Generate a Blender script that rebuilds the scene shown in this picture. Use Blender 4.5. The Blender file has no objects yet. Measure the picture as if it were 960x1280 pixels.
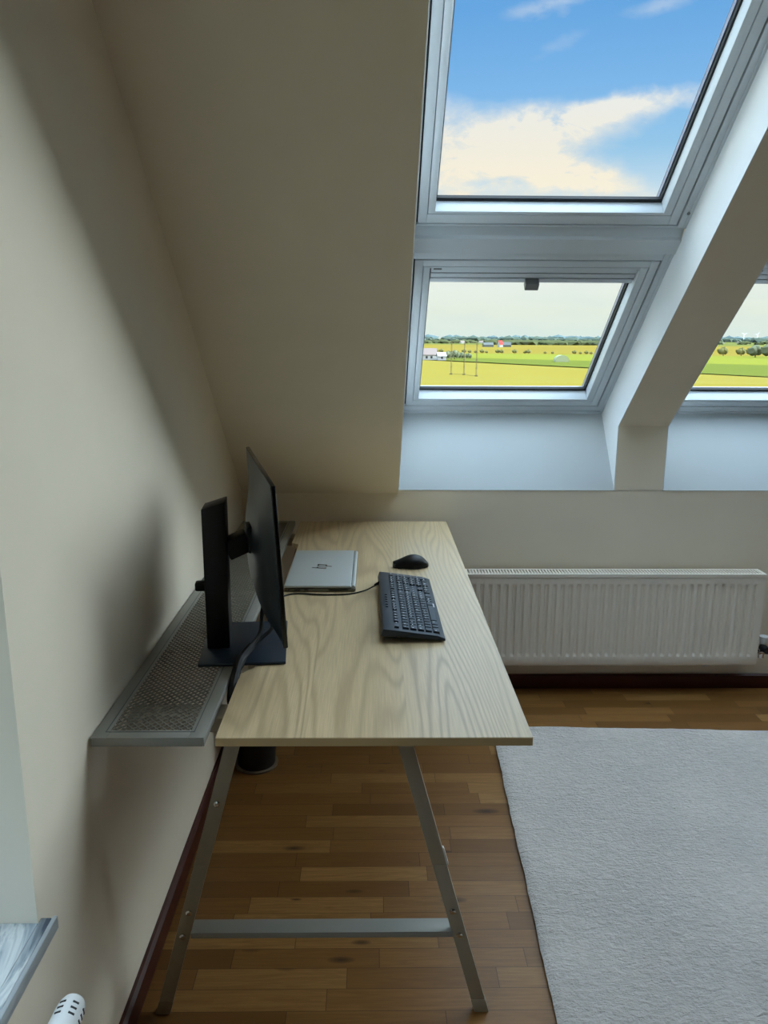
import bpy, bmesh, math, random
from mathutils import Vector, Matrix
random.seed(7)
C = bpy.context.scene.collection
R = math.radians
scene = bpy.context.scene

# ------------------------------------------------------------------ camera
F_PX = 980.0
PITCH = math.atan((640 - 421.5) / F_PX)
YAW = math.atan(15 / F_PX * math.cos(PITCH))
ROLL = 0.005
cam_data = bpy.data.cameras.new('camera')
cam = bpy.data.objects.new('camera', cam_data)
C.objects.link(cam)
scene.camera = cam
cam_data.sensor_fit = 'VERTICAL'
cam_data.sensor_height = 36.0
cam_data.lens = 36.0 * F_PX / 1280.0
cam_data.clip_start = 0.02
cam_data.clip_end = 60000
fw = Vector((math.sin(YAW) * math.cos(PITCH), math.cos(YAW) * math.cos(PITCH), -math.sin(PITCH)))
rt = Vector((math.cos(YAW), -math.sin(YAW), 0))
up = rt.cross(fw)
r2 = rt * math.cos(ROLL) + up * math.sin(ROLL)
u2 = up * math.cos(ROLL) - rt * math.sin(ROLL)
cam.matrix_world = Matrix(((r2.x, u2.x, -fw.x, 0), (r2.y, u2.y, -fw.y, 0), (r2.z, u2.z, -fw.z, 1.49), (0, 0, 0, 1)))

# ------------------------------------------------------------------ exposure
scene.view_settings.view_transform = 'Standard'
scene.view_settings.look = 'None'
scene.view_settings.gamma = 1.0
scene.view_settings.exposure = 0.0
scene.view_settings.use_curve_mapping = False
scene.cycles.max_bounces = 14
scene.cycles.diffuse_bounces = 8
scene.cycles.glossy_bounces = 4
scene.cycles.transparent_max_bounces = 16
scene.cycles.use_denoising = True
scene.cycles.sample_clamp_indirect = 6.0

def srgb(r, g, b, a=1.0):
    def f(c):
        c = c / 255.0
        return c / 12.92 if c <= 0.04045 else ((c + 0.055) / 1.055) ** 2.4
    return (f(r), f(g), f(b), a)

# ------------------------------------------------------------------ node helpers
class NT:
    def __init__(s, tree):
        s.t = tree; s.n = tree.nodes; s.l = tree.links
    def new(s, kind, **kw):
        n = s.n.new(kind)
        for k, v in kw.items():
            setattr(n, k, v)
        return n
    def put(s, sock, v):
        if v is None: return
        if isinstance(v, bpy.types.NodeSocket): s.l.new(v, sock)
        else: sock.default_value = v
    def m(s, op, a, b=None, c=None, clamp=False):
        n = s.n.new('ShaderNodeMath'); n.operation = op; n.use_clamp = clamp
        s.put(n.inputs[0], a); s.put(n.inputs[1], b); s.put(n.inputs[2], c)
        return n.outputs[0]
    def ramp(s, fac, stops, interp='LINEAR'):
        n = s.n.new('ShaderNodeValToRGB'); n.color_ramp.interpolation = interp
        el = n.color_ramp.elements
        while len(el) < len(stops): el.new(0.5)
        for e, (p, c) in zip(el, stops):
            e.position = p; e.color = c
        s.put(n.inputs[0], fac)
        return n.outputs[0]
    def mix(s, fac, a, b, kind='MIX'):
        n = s.n.new('ShaderNodeMix'); n.data_type = 'RGBA'; n.blend_type = kind
        s.put(n.inputs[0], fac); s.put(n.inputs[6], a); s.put(n.inputs[7], b)
        return n.outputs[2]
    def noise(s, vec, scale, detail=4, rough=0.5, dist=0.0):
        n = s.n.new('ShaderNodeTexNoise'); s.put(n.inputs['Vector'], vec)
        n.inputs['Scale'].default_value = scale; n.inputs['Detail'].default_value = detail
        n.inputs['Roughness'].default_value = rough; n.inputs['Distortion'].default_value = dist
        return n.outputs[0]
    def mapping(s, vec, scale=(1, 1, 1), loc=(0, 0, 0), rot=(0, 0, 0)):
        n = s.n.new('ShaderNodeMapping'); s.put(n.inputs[0], vec)
        n.inputs['Scale'].default_value = scale; n.inputs['Location'].default_value = loc
        n.inputs['Rotation'].default_value = rot
        return n.outputs[0]
    def xyz(s, vec):
        n = s.n.new('ShaderNodeSeparateXYZ'); s.put(n.inputs[0], vec)
        return n.outputs
    def comb(s, x, y, z):
        n = s.n.new('ShaderNodeCombineXYZ')
        s.put(n.inputs[0], x); s.put(n.inputs[1], y); s.put(n.inputs[2], z)
        return n.outputs[0]
    def bump(s, h, strength, distance, normal=None):
        n = s.n.new('ShaderNodeBump'); s.put(n.inputs['Height'], h)
        n.inputs['Strength'].default_value = strength; n.inputs['Distance'].default_value = distance
        if normal is not None: s.put(n.inputs['Normal'], normal)
        return n.outputs[0]

# ------------------------------------------------------------------ world: evening sky with a hooked cloud
W = bpy.data.worlds.new('sky'); scene.world = W; W.use_nodes = True
W.node_tree.nodes.clear()
k = NT(W.node_tree)
tc = k.new('ShaderNodeTexCoord').outputs['Generated']
dx, dy, dz = k.xyz(tc)
base = k.ramp(k.m('ADD', dz, 0.0, clamp=True), [
    (0.0, srgb(222, 236, 232)), (0.03, srgb(230, 238, 228)), (0.085, srgb(238, 243, 240)),
    (0.15, srgb(206, 226, 240)), (0.21, srgb(150, 198, 236)), (0.27, srgb(126, 182, 236)), (0.34, srgb(104, 166, 228)), (0.45, srgb(92, 156, 222)), (1.0, srgb(120, 165, 220))])
dyy = k.m('MAXIMUM', dy, 0.02)
az = k.m('DIVIDE', dx, dyy); el = k.m('DIVIDE', dz, dyy)
azel = k.comb(az, el, 0.0)
warp = k.m('SUBTRACT', k.noise(azel, 14, 4, 0.6), 0.5)
warp2 = k.m('SUBTRACT', k.noise(k.mapping(azel, (1, 1, 1), (5, 3, 0)), 30, 4, 0.6), 0.5)
azw = k.m('MULTIPLY_ADD', warp, 0.05, az); elw = k.m('MULTIPLY_ADD', warp, 0.035, k.m('MULTIPLY_ADD', warp2, 0.018, el))
def blob(cx, cy, rx, ry, ang, amp):
    c, s_ = math.cos(ang), math.sin(ang)
    a = k.m('SUBTRACT', azw, cx); b = k.m('SUBTRACT', elw, cy)
    p = k.m('DIVIDE', k.m('MULTIPLY_ADD', a, c, k.m('MULTIPLY', b, s_)), rx)
    q = k.m('DIVIDE', k.m('SUBTRACT', k.m('MULTIPLY', b, c), k.m('MULTIPLY', a, s_)), ry)
    d = k.m('ADD', k.m('MULTIPLY', p, p), k.m('MULTIPLY', q, q))
    return k.m('MULTIPLY', k.m('POWER', 2.718, k.m('MULTIPLY', d, -1.0)), amp)
tot = None
for bl in [(0.13, 0.232, 0.07, 0.03, -0.35, 0.95), (0.205, 0.238, 0.09, 0.024, 0.12, 0.9), (0.30, 0.267, 0.085, 0.0125, 0.16, 1.35),
           (0.14, 0.185, 0.12, 0.028, 0.0, 0.9), (0.235, 0.190, 0.10, 0.018, -0.22, 1.15), (0.06, 0.20, 0.06, 0.05, 0, 0.5), (0.185, 0.222, 0.055, 0.026, 0, 0.6), (0.232, 0.246, 0.05, 0.016, 0.12, 0.8),
           (0.20, 0.372, 0.05, 0.012, 0.2, 0.5), (0.33, 0.375, 0.05, 0.012, 0.3, 0.35), (0.22, 0.335, 0.05, 0.01, 0.4, 0.22)]:
    v = blob(*bl)
    tot = v if tot is None else k.m('ADD', tot, v)
tex = k.noise(k.mapping(azel, (1.0, 2.2, 1.0), (1, 2, 0), (0, 0, -0.25)), 16, 7, 0.62, 0.4)
dens = k.m('MULTIPLY', tot, k.m('MULTIPLY_ADD', tex, 2.6, -0.45))
dens = k.m('MULTIPLY_ADD', dens, 1.0, -0.10, clamp=True)
dens = k.m('MULTIPLY', dens, k.m('GREATER_THAN', dy, 0.05))
cloud_col = k.mix(k.m('MULTIPLY', k.m('SUBTRACT', 0.30, el), 9.0, clamp=True), srgb(238, 238, 238), srgb(252, 240, 220))
sky = k.mix(k.m('MULTIPLY', dens, 0.93), base, cloud_col)
# streaky low haze clouds
lowt = k.noise(k.mapping(azel, (1.0, 3.5, 1.0)), 9, 5, 0.55, 0.3)
lowf = k.m('MULTIPLY', k.m('MULTIPLY_ADD', lowt, 3.0, -1.25, clamp=True), k.m('MULTIPLY_ADD', dz, -9.0, 1.2, clamp=True))
sky = k.mix(k.m('MULTIPLY', lowf, 0.4), sky, srgb(208, 226, 230))
sky = k.mix(1.0, sky, (1.06, 1.05, 1.02, 1), 'MULTIPLY')
# unseen sky above the panes' view, made brighter to light the room
hi = k.m('MULTIPLY_ADD', dz, 4.0, -1.6, clamp=True)
hi = k.m('MULTIPLY', hi, k.m('MULTIPLY_ADD', k.noise(tc, 3, 3), 0.8, 0.6))
SKY_HIGH = 5.6
sky = k.mix(k.m('MULTIPLY', hi, 1.0, clamp=True), sky, (0.64 * SKY_HIGH, 0.82 * SKY_HIGH, 1.0 * SKY_HIGH, 1))
# bright evening glow low in the sky, to the right of the view
def lobe(az_, el_, r0, r1):
    ga, ge = R(az_), R(el_)
    gd = (math.sin(ga) * math.cos(ge), math.cos(ga) * math.cos(ge), math.sin(ge))
    dot = k.m('ADD', k.m('ADD', k.m('MULTIPLY', dx, gd[0]), k.m('MULTIPLY', dy, gd[1])), k.m('MULTIPLY', dz, gd[2]))
    s1 = 1 / (math.cos(R(r0)) - math.cos(R(r1)))
    g_ = k.m('MULTIPLY_ADD', dot, s1, -math.cos(R(r1)) * s1, clamp=True)
    return k.m('MULTIPLY', g_, g_)
gl_ = k.m('MAXIMUM', lobe(54, 15, 9, 27), k.m('MULTIPLY', lobe(72, 12, 14, 32), 1.0))
gl2 = lobe(82, 9, 18, 42)
GLOW = 19.0
sky = k.mix(gl_, sky, (0.80 * GLOW, 0.93 * GLOW, 1.02 * GLOW, 1))
sky = k.mix(gl2, sky, (1.45 * GLOW, 1.66 * GLOW, 1.8 * GLOW, 1))
ground_col = srgb(150, 150, 90)
sky = k.mix(k.m('LESS_THAN', dz, -0.002), sky, ground_col)
bg = k.new('ShaderNodeBackground'); k.l.new(sky, bg.inputs[0]); bg.inputs[1].default_value = 1.0
out = k.new('ShaderNodeOutputWorld'); k.l.new(bg.outputs[0], out.inputs[0])
W.cycles.sampling_method = 'MANUAL'; W.cycles.sample_map_resolution = 1024

sun = bpy.data.lights.new('sun', 'SUN'); sun.energy = 1.2; sun.angle = 0.02; sun.color = (1.0, 0.93, 0.78)
so = bpy.data.objects.new('sun', sun); C.objects.link(so)
so.rotation_euler = Vector((-0.35, 0.8, -0.55)).to_track_quat('-Z', 'Y').to_euler()
so.location = (0, -5, 30)

# ------------------------------------------------------------------ materials
def mat(name, col, rough=0.5, metal=0.0, spec=0.5, bump_scale=None, bump_str=0.1, bump_dist=0.001, var=0.0, coat=0.0):
    m_ = bpy.data.materials.new(name); m_.use_nodes = True
    t = NT(m_.node_tree); b = t.n['Principled BSDF']
    b.inputs['Roughness'].default_value = rough; b.inputs['Metallic'].default_value = metal
    b.inputs['Specular IOR Level'].default_value = spec; b.inputs['Coat Weight'].default_value = coat
    oc = t.new('ShaderNodeTexCoord').outputs['Object']
    nz = t.noise(oc, 6.0, 4)
    dark = tuple(c * (1 - var) for c in col[:3]) + (1,)
    lite = tuple(min(1, c * (1 + var)) for c in col[:3]) + (1,)
    t.l.new(t.ramp(nz, [(0.35, dark), (0.65, lite)]), b.inputs['Base Color'])
    if bump_scale:
        t.l.new(t.bump(t.noise(oc, bump_scale, 3), bump_str, bump_dist), b.inputs['Normal'])
    return m_

M = {}
M['paint'] = mat('wall_paint', srgb(234, 223, 203), 0.85, spec=0.2, bump_scale=260, bump_str=0.25, bump_dist=0.0006, var=0.012)
M['white'] = mat('window_white', srgb(196, 203, 208), 0.38, spec=0.5, var=0.01)
M['rad_white'] = mat('radiator_enamel', srgb(236, 227, 214), 0.3, spec=0.5, var=0.01)
M['plastic_white'] = mat('white_plastic', srgb(228, 230, 230), 0.28, var=0.01)
M['rubber'] = mat('black_rubber', srgb(16, 18, 22), 0.6)
M['cladding'] = mat('grey_cladding', srgb(70, 74, 78), 0.5)
M['spacer'] = mat('pane_spacer', srgb(150, 150, 165), 0.4, metal=0.4)
M['handle'] = mat('grey_handle', srgb(104, 106, 106), 0.4, metal=0.2)
M['steel'] = mat('grey_lacquered_steel', srgb(146, 146, 140), 0.45, metal=0.25, var=0.03)
M['leg'] = mat('taupe_lacquered_steel', srgb(150, 138, 118), 0.5, metal=0.1, var=0.02)
M['mesh'] = mat('expanded_steel', srgb(134, 131, 120), 0.55, metal=0.2, var=0.03)
M['chrome'] = mat('chrome', srgb(205, 205, 205), 0.18, metal=1.0)
M['black'] = mat('black_plastic', srgb(8, 8, 8), 0.45, spec=0.3, bump_scale=900, bump_str=0.1, bump_dist=0.0002)
M['black_gloss'] = mat('black_bezel', srgb(8, 9, 11), 0.2)
M['shell'] = mat('monitor_back_plastic', srgb(30, 38, 43), 0.38, bump_scale=1200, bump_str=0.12, bump_dist=0.0002)
M['base'] = mat('dark_blue_base', srgb(24, 36, 50), 0.4, metal=0.2)
M['screen'] = mat('dark_glass_screen', srgb(6, 7, 9), 0.12)
M['cable'] = mat('black_cable', srgb(7, 7, 8), 0.5, spec=0.3)
M['kb'] = mat('keyboard_case', srgb(28, 39, 51), 0.42, bump_scale=900, bump_str=0.1, bump_dist=0.0002)
M['key'] = mat('keycap', srgb(22, 29, 36), 0.36)
M['legend'] = mat('key_legend', srgb(200, 205, 210), 0.5)
M['alu'] = mat('laptop_aluminium', srgb(192, 198, 198), 0.36, metal=0.25, bump_scale=1500, bump_str=0.08, bump_dist=0.0002)
M['alu_dark'] = mat('laptop_side_metal', srgb(122, 118, 108), 0.4, metal=0.7)
M['port'] = mat('port_black', srgb(8, 8, 8), 0.5)
M['mahog'] = mat('mahogany_baseboard', srgb(66, 24, 18), 0.35, var=0.15)
M['bin_dark'] = mat('bin_dark', srgb(14, 14, 16), 0.5)
M['bin_rim'] = mat('bin_translucent_rim', srgb(120, 108, 92), 0.35)

def glass_mat():
    m_ = bpy.data.materials.new('window_glass'); m_.use_nodes = True
    t = NT(m_.node_tree); t.n.clear()
    tr = t.new('ShaderNodeBsdfTransparent'); tr.inputs[0].default_value = (0.97, 0.985, 0.98, 1)
    gl = t.new('ShaderNodeBsdfGlossy'); gl.inputs['Roughness'].default_value = 0.02
    fr = t.new('ShaderNodeFresnel'); fr.inputs[0].default_value = 1.35
    mx = t.new('ShaderNodeMixShader')
    bf = t.new('ShaderNodeNewGeometry').outputs['Backfacing']
    t.l.new(t.m('MULTIPLY', fr.outputs[0], t.m('MULTIPLY', t.m('SUBTRACT', 1.0, bf), 0.6)), mx.inputs[0]); t.l.new(tr.outputs[0], mx.inputs[1]); t.l.new(gl.outputs[0], mx.inputs[2])
    o = t.new('ShaderNodeOutputMaterial'); t.l.new(mx.outputs[0], o.inputs[0])
    return m_
M['glass'] = glass_mat()

def wood_table():
    m_ = bpy.data.materials.new('ash_laminate'); m_.use_nodes = True
    t = NT(m_.node_tree); b = t.n['Principled BSDF']
    oc = t.new('ShaderNodeTexCoord').outputs['Object']
    x, y, z = t.xyz(oc)
    # boards about 0.2 m wide, each with cathedral rings running along the length
    board = t.m('FLOOR', t.m('DIVIDE', t.m('ADD', x, 0.33), 0.20))
    sh = t.m('MULTIPLY', board, 7.31)
    v = t.comb(x, t.m('ADD', y, sh), z)
    big = t.noise(t.mapping(v, (5.0, 0.42, 1.0)), 1.0, 1.5, 0.4)
    fine = t.noise(t.mapping(v, (30, 2.0, 1.0)), 1.0, 4, 0.6)
    rings = t.m('SINE', t.m('MULTIPLY_ADD', big, 190.0, t.m('MULTIPLY_ADD', x, 240.0, t.m('MULTIPLY', fine, 5.0))))
    rings = t.m('MULTIPLY_ADD', rings, 0.5, 0.5)
    rings = t.m('POWER', rings, 2.4)
    fib = t.noise(t.mapping(v, (420, 9, 1.0)), 1.0, 3, 0.6)
    patch = t.noise(t.mapping(v, (5, 1.3, 1.0), (3, 1, 0)), 1.0, 3, 0.5)
    c = t.mix(patch, srgb(200, 174, 130), srgb(226, 204, 166))
    c = t.mix(t.m('MULTIPLY', rings, t.m('MULTIPLY_ADD', patch, 0.75, 0.0)), c, srgb(138, 112, 74))
    c = t.mix(t.m('MULTIPLY_ADD', fib, 1.0, -0.28, clamp=True), c, srgb(160, 138, 104))
    t.l.new(c, b.inputs['Base Color'])
    b.inputs['Roughness'].default_value = 0.34; b.inputs['Specular IOR Level'].default_value = 0.7
    b.inputs['Coat Weight'].default_value = 0.5; b.inputs['Coat Roughness'].default_value = 0.32
    t.l.new(t.bump(t.m('ADD', fib, t.m('MULTIPLY', rings, -0.5)), 0.15, 0.0006), b.inputs['Normal'])
    return m_
M['table'] = wood_table()

def wood_floor():
    m_ = bpy.data.materials.new('oak_strip_floor'); m_.use_nodes = True
    t = NT(m_.node_tree); b = t.n['Principled BSDF']
    oc = t.new('ShaderNodeTexCoord').outputs['Object']
    x, y, z = t.xyz(oc)
    SW = 0.062
    row = t.m('FLOOR', t.m('DIVIDE', y, SW))
    wn = t.new('ShaderNodeTexWhiteNoise', noise_dimensions='1D'); t.put(wn.inputs['W'], row)
    xs = t.m('DIVIDE', t.m('MULTIPLY_ADD', wn.outputs[0], 3.7, x), 0.36)
    colm = t.m('FLOOR', xs)
    wn2 = t.new('ShaderNodeTexWhiteNoise', noise_dimensions='2D'); t.put(wn2.inputs['Vector'], t.comb(row, colm, 0.0))
    rnd = wn2.outputs[0]
    sh = t.m('MULTIPLY', rnd, 37.0)
    v = t.comb(t.m('ADD', x, sh), t.m('ADD', y, sh), 0.0)
    fy = t.m('FRACT', t.m('DIVIDE', y, SW)); fx = t.m('FRACT', xs)
    ey = t.m('MINIMUM', fy, t.m('SUBTRACT', 1.0, fy)); ex = t.m('MINIMUM', fx, t.m('SUBTRACT', 1.0, fx))
    gap = t.m('MAXIMUM', t.m('LESS_THAN', ey, 0.012), t.m('LESS_THAN', ex, 0.0022))
    fib = t.noise(t.mapping(v, (6, 160, 1)), 1.0, 4, 0.65)
    gr = t.noise(t.mapping(v, (2.2, 26, 1)), 1.0, 4, 0.6, 0.6)
    ring = t.m('MULTIPLY_ADD', t.m('SINE', t.m('MULTIPLY', gr, 42.0)), 0.5, 0.5)
    vor = t.new('ShaderNodeTexVoronoi'); t.put(vor.inputs['Vector'], t.mapping(v, (3.2, 9.5, 1))); vor.inputs['Scale'].default_value = 1.35
    rr = t.xyz(vor.outputs['Color'])[0]
    kn = t.m('MULTIPLY', t.m('SUBTRACT', 1.0, t.m('DIVIDE', vor.outputs['Distance'], t.m('MULTIPLY_ADD', rr, 0.22, -0.02)), clamp=True), t.m('GREATER_THAN', rr, 0.35))
    c = t.ramp(rnd, [(0.0, srgb(106, 72, 32)), (0.3, srgb(124, 86, 42)), (0.7, srgb(136, 96, 50)), (0.93, srgb(156, 116, 66)), (1.0, srgb(112, 76, 36))])
    c = t.mix(t.m('MULTIPLY', ring, 0.28), c, srgb(104, 66, 30))
    c = t.mix(t.m('MULTIPLY_ADD', fib, 1.1, -0.42, clamp=True), c, srgb(98, 60, 26))
    c = t.mix(t.m('POWER', kn, 0.7), c, srgb(44, 26, 14))
    c = t.mix(t.m('MULTIPLY', gap, 0.75), c, srgb(52, 32, 18))
    t.l.new(c, b.inputs['Base Color'])
    b.inputs['Roughness'].default_value = 0.42; b.inputs['Specular IOR Level'].default_value = 0.35
    t.l.new(t.bump(t.m('SUBTRACT', fib, t.m('MULTIPLY', gap, 3.0)), 0.2, 0.0005), b.inputs['Normal'])
    return m_
M['floor'] = wood_floor()

def rug_mat():
    m_ = bpy.data.materials.new('plush_rug_pile'); m_.use_nodes = True
    t = NT(m_.node_tree); b = t.n['Principled BSDF']
    oc = t.new('ShaderNodeTexCoord').outputs['Object']
    n1 = t.noise(oc, 90, 5, 0.65); n2 = t.noise(t.mapping(oc, (1, 2.2, 1)), 34, 4, 0.6, 0.8); n3 = t.noise(oc, 3.0, 3, 0.5)
    c = t.mix(n3, srgb(243, 230, 222), srgb(252, 241, 234))
    c = t.mix(t.m('MULTIPLY_ADD', n2, 1.2, -0.2, clamp=True), srgb(208, 200, 190), c)
    t.l.new(c, b.inputs['Base Color'])
    b.inputs['Roughness'].default_value = 0.95; b.inputs['Specular IOR Level'].default_value = 0.1
    b.inputs['Sheen Weight'].default_value = 0.4; b.inputs['Sheen Roughness'].default_value = 0.5
    h = t.m('ADD', t.m('MULTIPLY', n2, 1.4), n1)
    mask = t.m('MULTIPLY_ADD', n3, 1.6, -0.2, clamp=True)
    t.l.new(t.bump(t.m('MULTIPLY', h, t.m('MULTIPLY_ADD', mask, 0.8, 0.25)), 1.0, 0.02), b.inputs['Normal'])
    return m_
M['rug'] = rug_mat()
M['rug_back'] = mat('rug_backing', srgb(74, 58, 52), 0.9)

def marble():
    m_ = bpy.data.materials.new('veined_marble'); m_.use_nodes = True
    t = NT(m_.node_tree); b = t.n['Principled BSDF']
    oc = t.new('ShaderNodeTexCoord').outputs['Object']
    n = t.noise(t.mapping(oc, (17, 3.2, 5), (0, 0, 0), (0, 0, -0.35)), 1.0, 5, 0.6, 1.2)
    c = t.ramp(n, [(0.36, srgb(62, 76, 90)), (0.45, srgb(150, 160, 166)), (0.52, srgb(206, 210, 208)), (0.6, srgb(176, 184, 188)), (0.68, srgb(74, 88, 100))])
    t.l.new(c, b.inputs['Base Color']); b.inputs['Roughness'].default_value = 0.15
    return m_
M['marble'] = marble()

OUT = 0.29     # overall reflectance of fields and foliage
def field_mat(name, a, b_, stretch=(0.02, 0.3, 1)):
    m_ = bpy.data.materials.new(name); m_.use_nodes = True
    t = NT(m_.node_tree); b = t.n['Principled BSDF']
    oc = t.new('ShaderNodeTexCoord').outputs['Object']
    n = t.noise(t.mapping(oc, stretch, (0, 0, 0), (0, 0, 0.12)), 1.0, 5, 0.6, 0.3)
    a = tuple(c * OUT for c in a[:3]) + (1,); b_ = tuple(c * OUT for c in b_[:3]) + (1,)
    t.l.new(t.ramp(n, [(0.35, a), (0.65, b_)]), b.inputs['Base Color'])
    b.inputs['Roughness'].default_value = 1.0; b.inputs['Specular IOR Level'].default_value = 0.0
    return m_
def leaf_mat(name, a, b_):
    return field_mat(name, a, b_, (0.4, 0.4, 0.4))

# ------------------------------------------------------------------ mesh helpers
I4 = Matrix.Identity(4)
def tag(o, label=None, cat=None, group=None, kind=None):
    if label: o['label'] = label
    if cat: o['category'] = cat
    if group: o['group'] = group
    if kind: o['kind'] = kind
    return o
def empty(name, loc, label=None, cat=None, group=None, kind=None):
    o = bpy.data.objects.new(name, None); C.objects.link(o); o.location = loc
    o.empty_display_size = 0.1
    return tag(o, label, cat, group, kind)

class MB:
    def __init__(s, mtx=None):
        s.bm = bmesh.new(); s.mtx = mtx or I4
    def _merge(s, b2, mtx=None):
        me = bpy.data.meshes.new('t'); b2.to_mesh(me); b2.free()
        if mtx is not None: me.transform(mtx)
        me.transform(s.mtx)
        s.bm.from_mesh(me); bpy.data.meshes.remove(me)
    def box(s, lo, hi, bev=0.0, seg=2, mtx=None):
        b = bmesh.new(); bmesh.ops.create_cube(b, size=1.0)
        lo = Vector(lo); hi = Vector(hi)
        for v in b.verts:
            v.co = Vector([lo[i] + (v.co[i] + 0.5) * (hi[i] - lo[i]) for i in range(3)])
        if bev > 0: bmesh.ops.bevel(b, geom=b.edges[:], offset=bev, segments=seg, affect='EDGES', profile=0.5)
        s._merge(b, mtx); return s
    def prism(s, pts, axis, a, c, bev=0.0, mtx=None, vert_bev=0.0):
        """extrude a 2D polygon along axis (0,1,2) from a to c"""
        b = bmesh.new()
        def mk(p, t):
            q = [0, 0, 0]; o = [i for i in range(3) if i != axis]
            q[axis] = t; q[o[0]] = p[0]; q[o[1]] = p[1]; return b.verts.new(q)
        A = [mk(p, a) for p in pts]; B = [mk(p, c) for p in pts]; n = len(pts)
        b.faces.new(A); b.faces.new(B[::-1])
        for i in range(n): b.faces.new((A[i], B[i], B[(i + 1) % n], A[(i + 1) % n]))
        bmesh.ops.recalc_face_normals(b, faces=b.faces[:])
        if bev > 0: bmesh.ops.bevel(b, geom=b.edges[:], offset=bev, segments=2, affect='EDGES', profile=0.5)
        s._merge(b, mtx); return s
    def tube(s, pts, rad, seg=12, mtx=None):
        """polyline tube, rad a number or list"""
        b = bmesh.new(); P = [Vector(p) for p in pts]; n = len(P)
        rr = rad if isinstance(rad, (list, tuple)) else [rad] * n
        t0 = (P[1] - P[0]).normalized()
        ref = Vector((0, 0, 1)) if abs(t0.z) < 0.9 else Vector((1, 0, 0))
        rings = []; nrm = t0.cross(ref).normalized()
        for i in range(n):
            if i == 0: t = t0
            elif i == n - 1: t = (P[-1] - P[-2]).normalized()
            else:
                t = (P[i + 1] - P[i - 1])
                t = t.normalized() if t.length > 1e-9 else t0
            nrm = (nrm - t * nrm.dot(t)).normalized(); bi = t.cross(nrm)
            rings.append([b.verts.new(P[i] + (nrm * math.cos(2 * math.pi * j / seg) + bi * math.sin(2 * math.pi * j / seg)) * rr[i]) for j in range(seg)])
        for i in range(n - 1):
            for j in range(seg):
                b.faces.new((rings[i][j], rings[i][(j + 1) % seg], rings[i + 1][(j + 1) % seg], rings[i + 1][j]))
        b.faces.new(rings[0][::-1]); b.faces.new(rings[-1])
        bmesh.ops.recalc_face_normals(b, faces=b.faces[:])
        s._merge(b, mtx); return s
    def raw(s, verts, faces, mtx=None):
        b = bmesh.new(); vs = [b.verts.new(v) for v in verts]
        for f in faces: b.faces.new([vs[i] for i in f])
        s._merge(b, mtx); return s
    def build(s, name, m_, parent=None, smooth=True, label=None, cat=None, group=None, kind=None, origin=None):
        me = bpy.data.meshes.new(name); s.bm.to_mesh(me); s.bm.free()
        if origin is not None: me.transform(Matrix.Translation(-Vector(origin)))
        if smooth:
            me.polygons.foreach_set('use_smooth', [True] * len(me.polygons))
            try: me.set_sharp_from_angle(angle=R(35))
            except Exception: pass
        for mm in (m_ if isinstance(m_, (list, tuple)) else [m_]): me.materials.append(mm)
        o = bpy.data.objects.new(name, me); C.objects.link(o)
        if origin is not None: o.location = origin
        if parent is not None:
            root = parent; off = Vector((0, 0, 0))
            while root is not None:
                off += Vector(root.location); root = root.parent
            o.parent = parent
            o.location = Vector(o.location) - off
        return tag(o, label, cat, group, kind)

def bez(pts, n=24):
    """smooth curve through points (catmull-rom)"""
    P = [Vector(p) for p in pts]; P = [P[0] * 2 - P[1]] + P + [P[-1] * 2 - P[-2]]
    out_ = []
    for i in range(1, len(P) - 2):
        for j in range(n):
            t = j / n; a, b, c, d = P[i - 1], P[i], P[i + 1], P[i + 2]
            out_.append(0.5 * ((2 * b) + (c - a) * t + (2 * a - 5 * b + 4 * c - d) * t * t + (3 * b - 3 * c + d - a) * t ** 3))
    out_.append(P[-2]); return out_

# ------------------------------------------------------------------ dimensions
XL, XR, YK, YB, ZC = -0.536, 4.6, 3.17, -3.0, 2.75
TH = R(40)
P0 = Vector((0, YK, 0.875))
VV = Vector((0, -math.cos(TH), math.sin(TH))); NN = Vector((0, math.sin(TH), math.cos(TH)))
MW = Matrix(((1, VV.x, NN.x, P0.x), (0, VV.y, NN.y, P0.y), (0, VV.z, NN.z, P0.z), (0, 0, 0, 1)))   # (u, v, n) -> world
def wp(v, n):
    q = P0 + VV * v + NN * n; return (q.y, q.z)
NWIN, NPIL, VTOP = 0.385, 0.205, 2.36
COLS = [(0.105, 1.0), (1.2, 2.095), (2.295, 3.19)]  # last column is out of view, added to let in light from the right

# ------------------------------------------------------------------ structure
MB().box((XL - 0.3, YB - 0.2, -0.15), (XR + 0.2, YK + 0.5, 0)).build('floor', M['floor'], kind='structure', smooth=False)
# knee wall with the sloping sill lining up to the window frames
b1 = wp(0, NWIN + 0.002)
MB().prism([(YK, 0), (YK, 0.875), b1, wp(-0.02, 0.52), (4.0, 0.74), (4.0, 0)], 0, XL - 0.3, XR + 0.2).build('wall_far', M['paint'], kind='structure', smooth=False)
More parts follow.
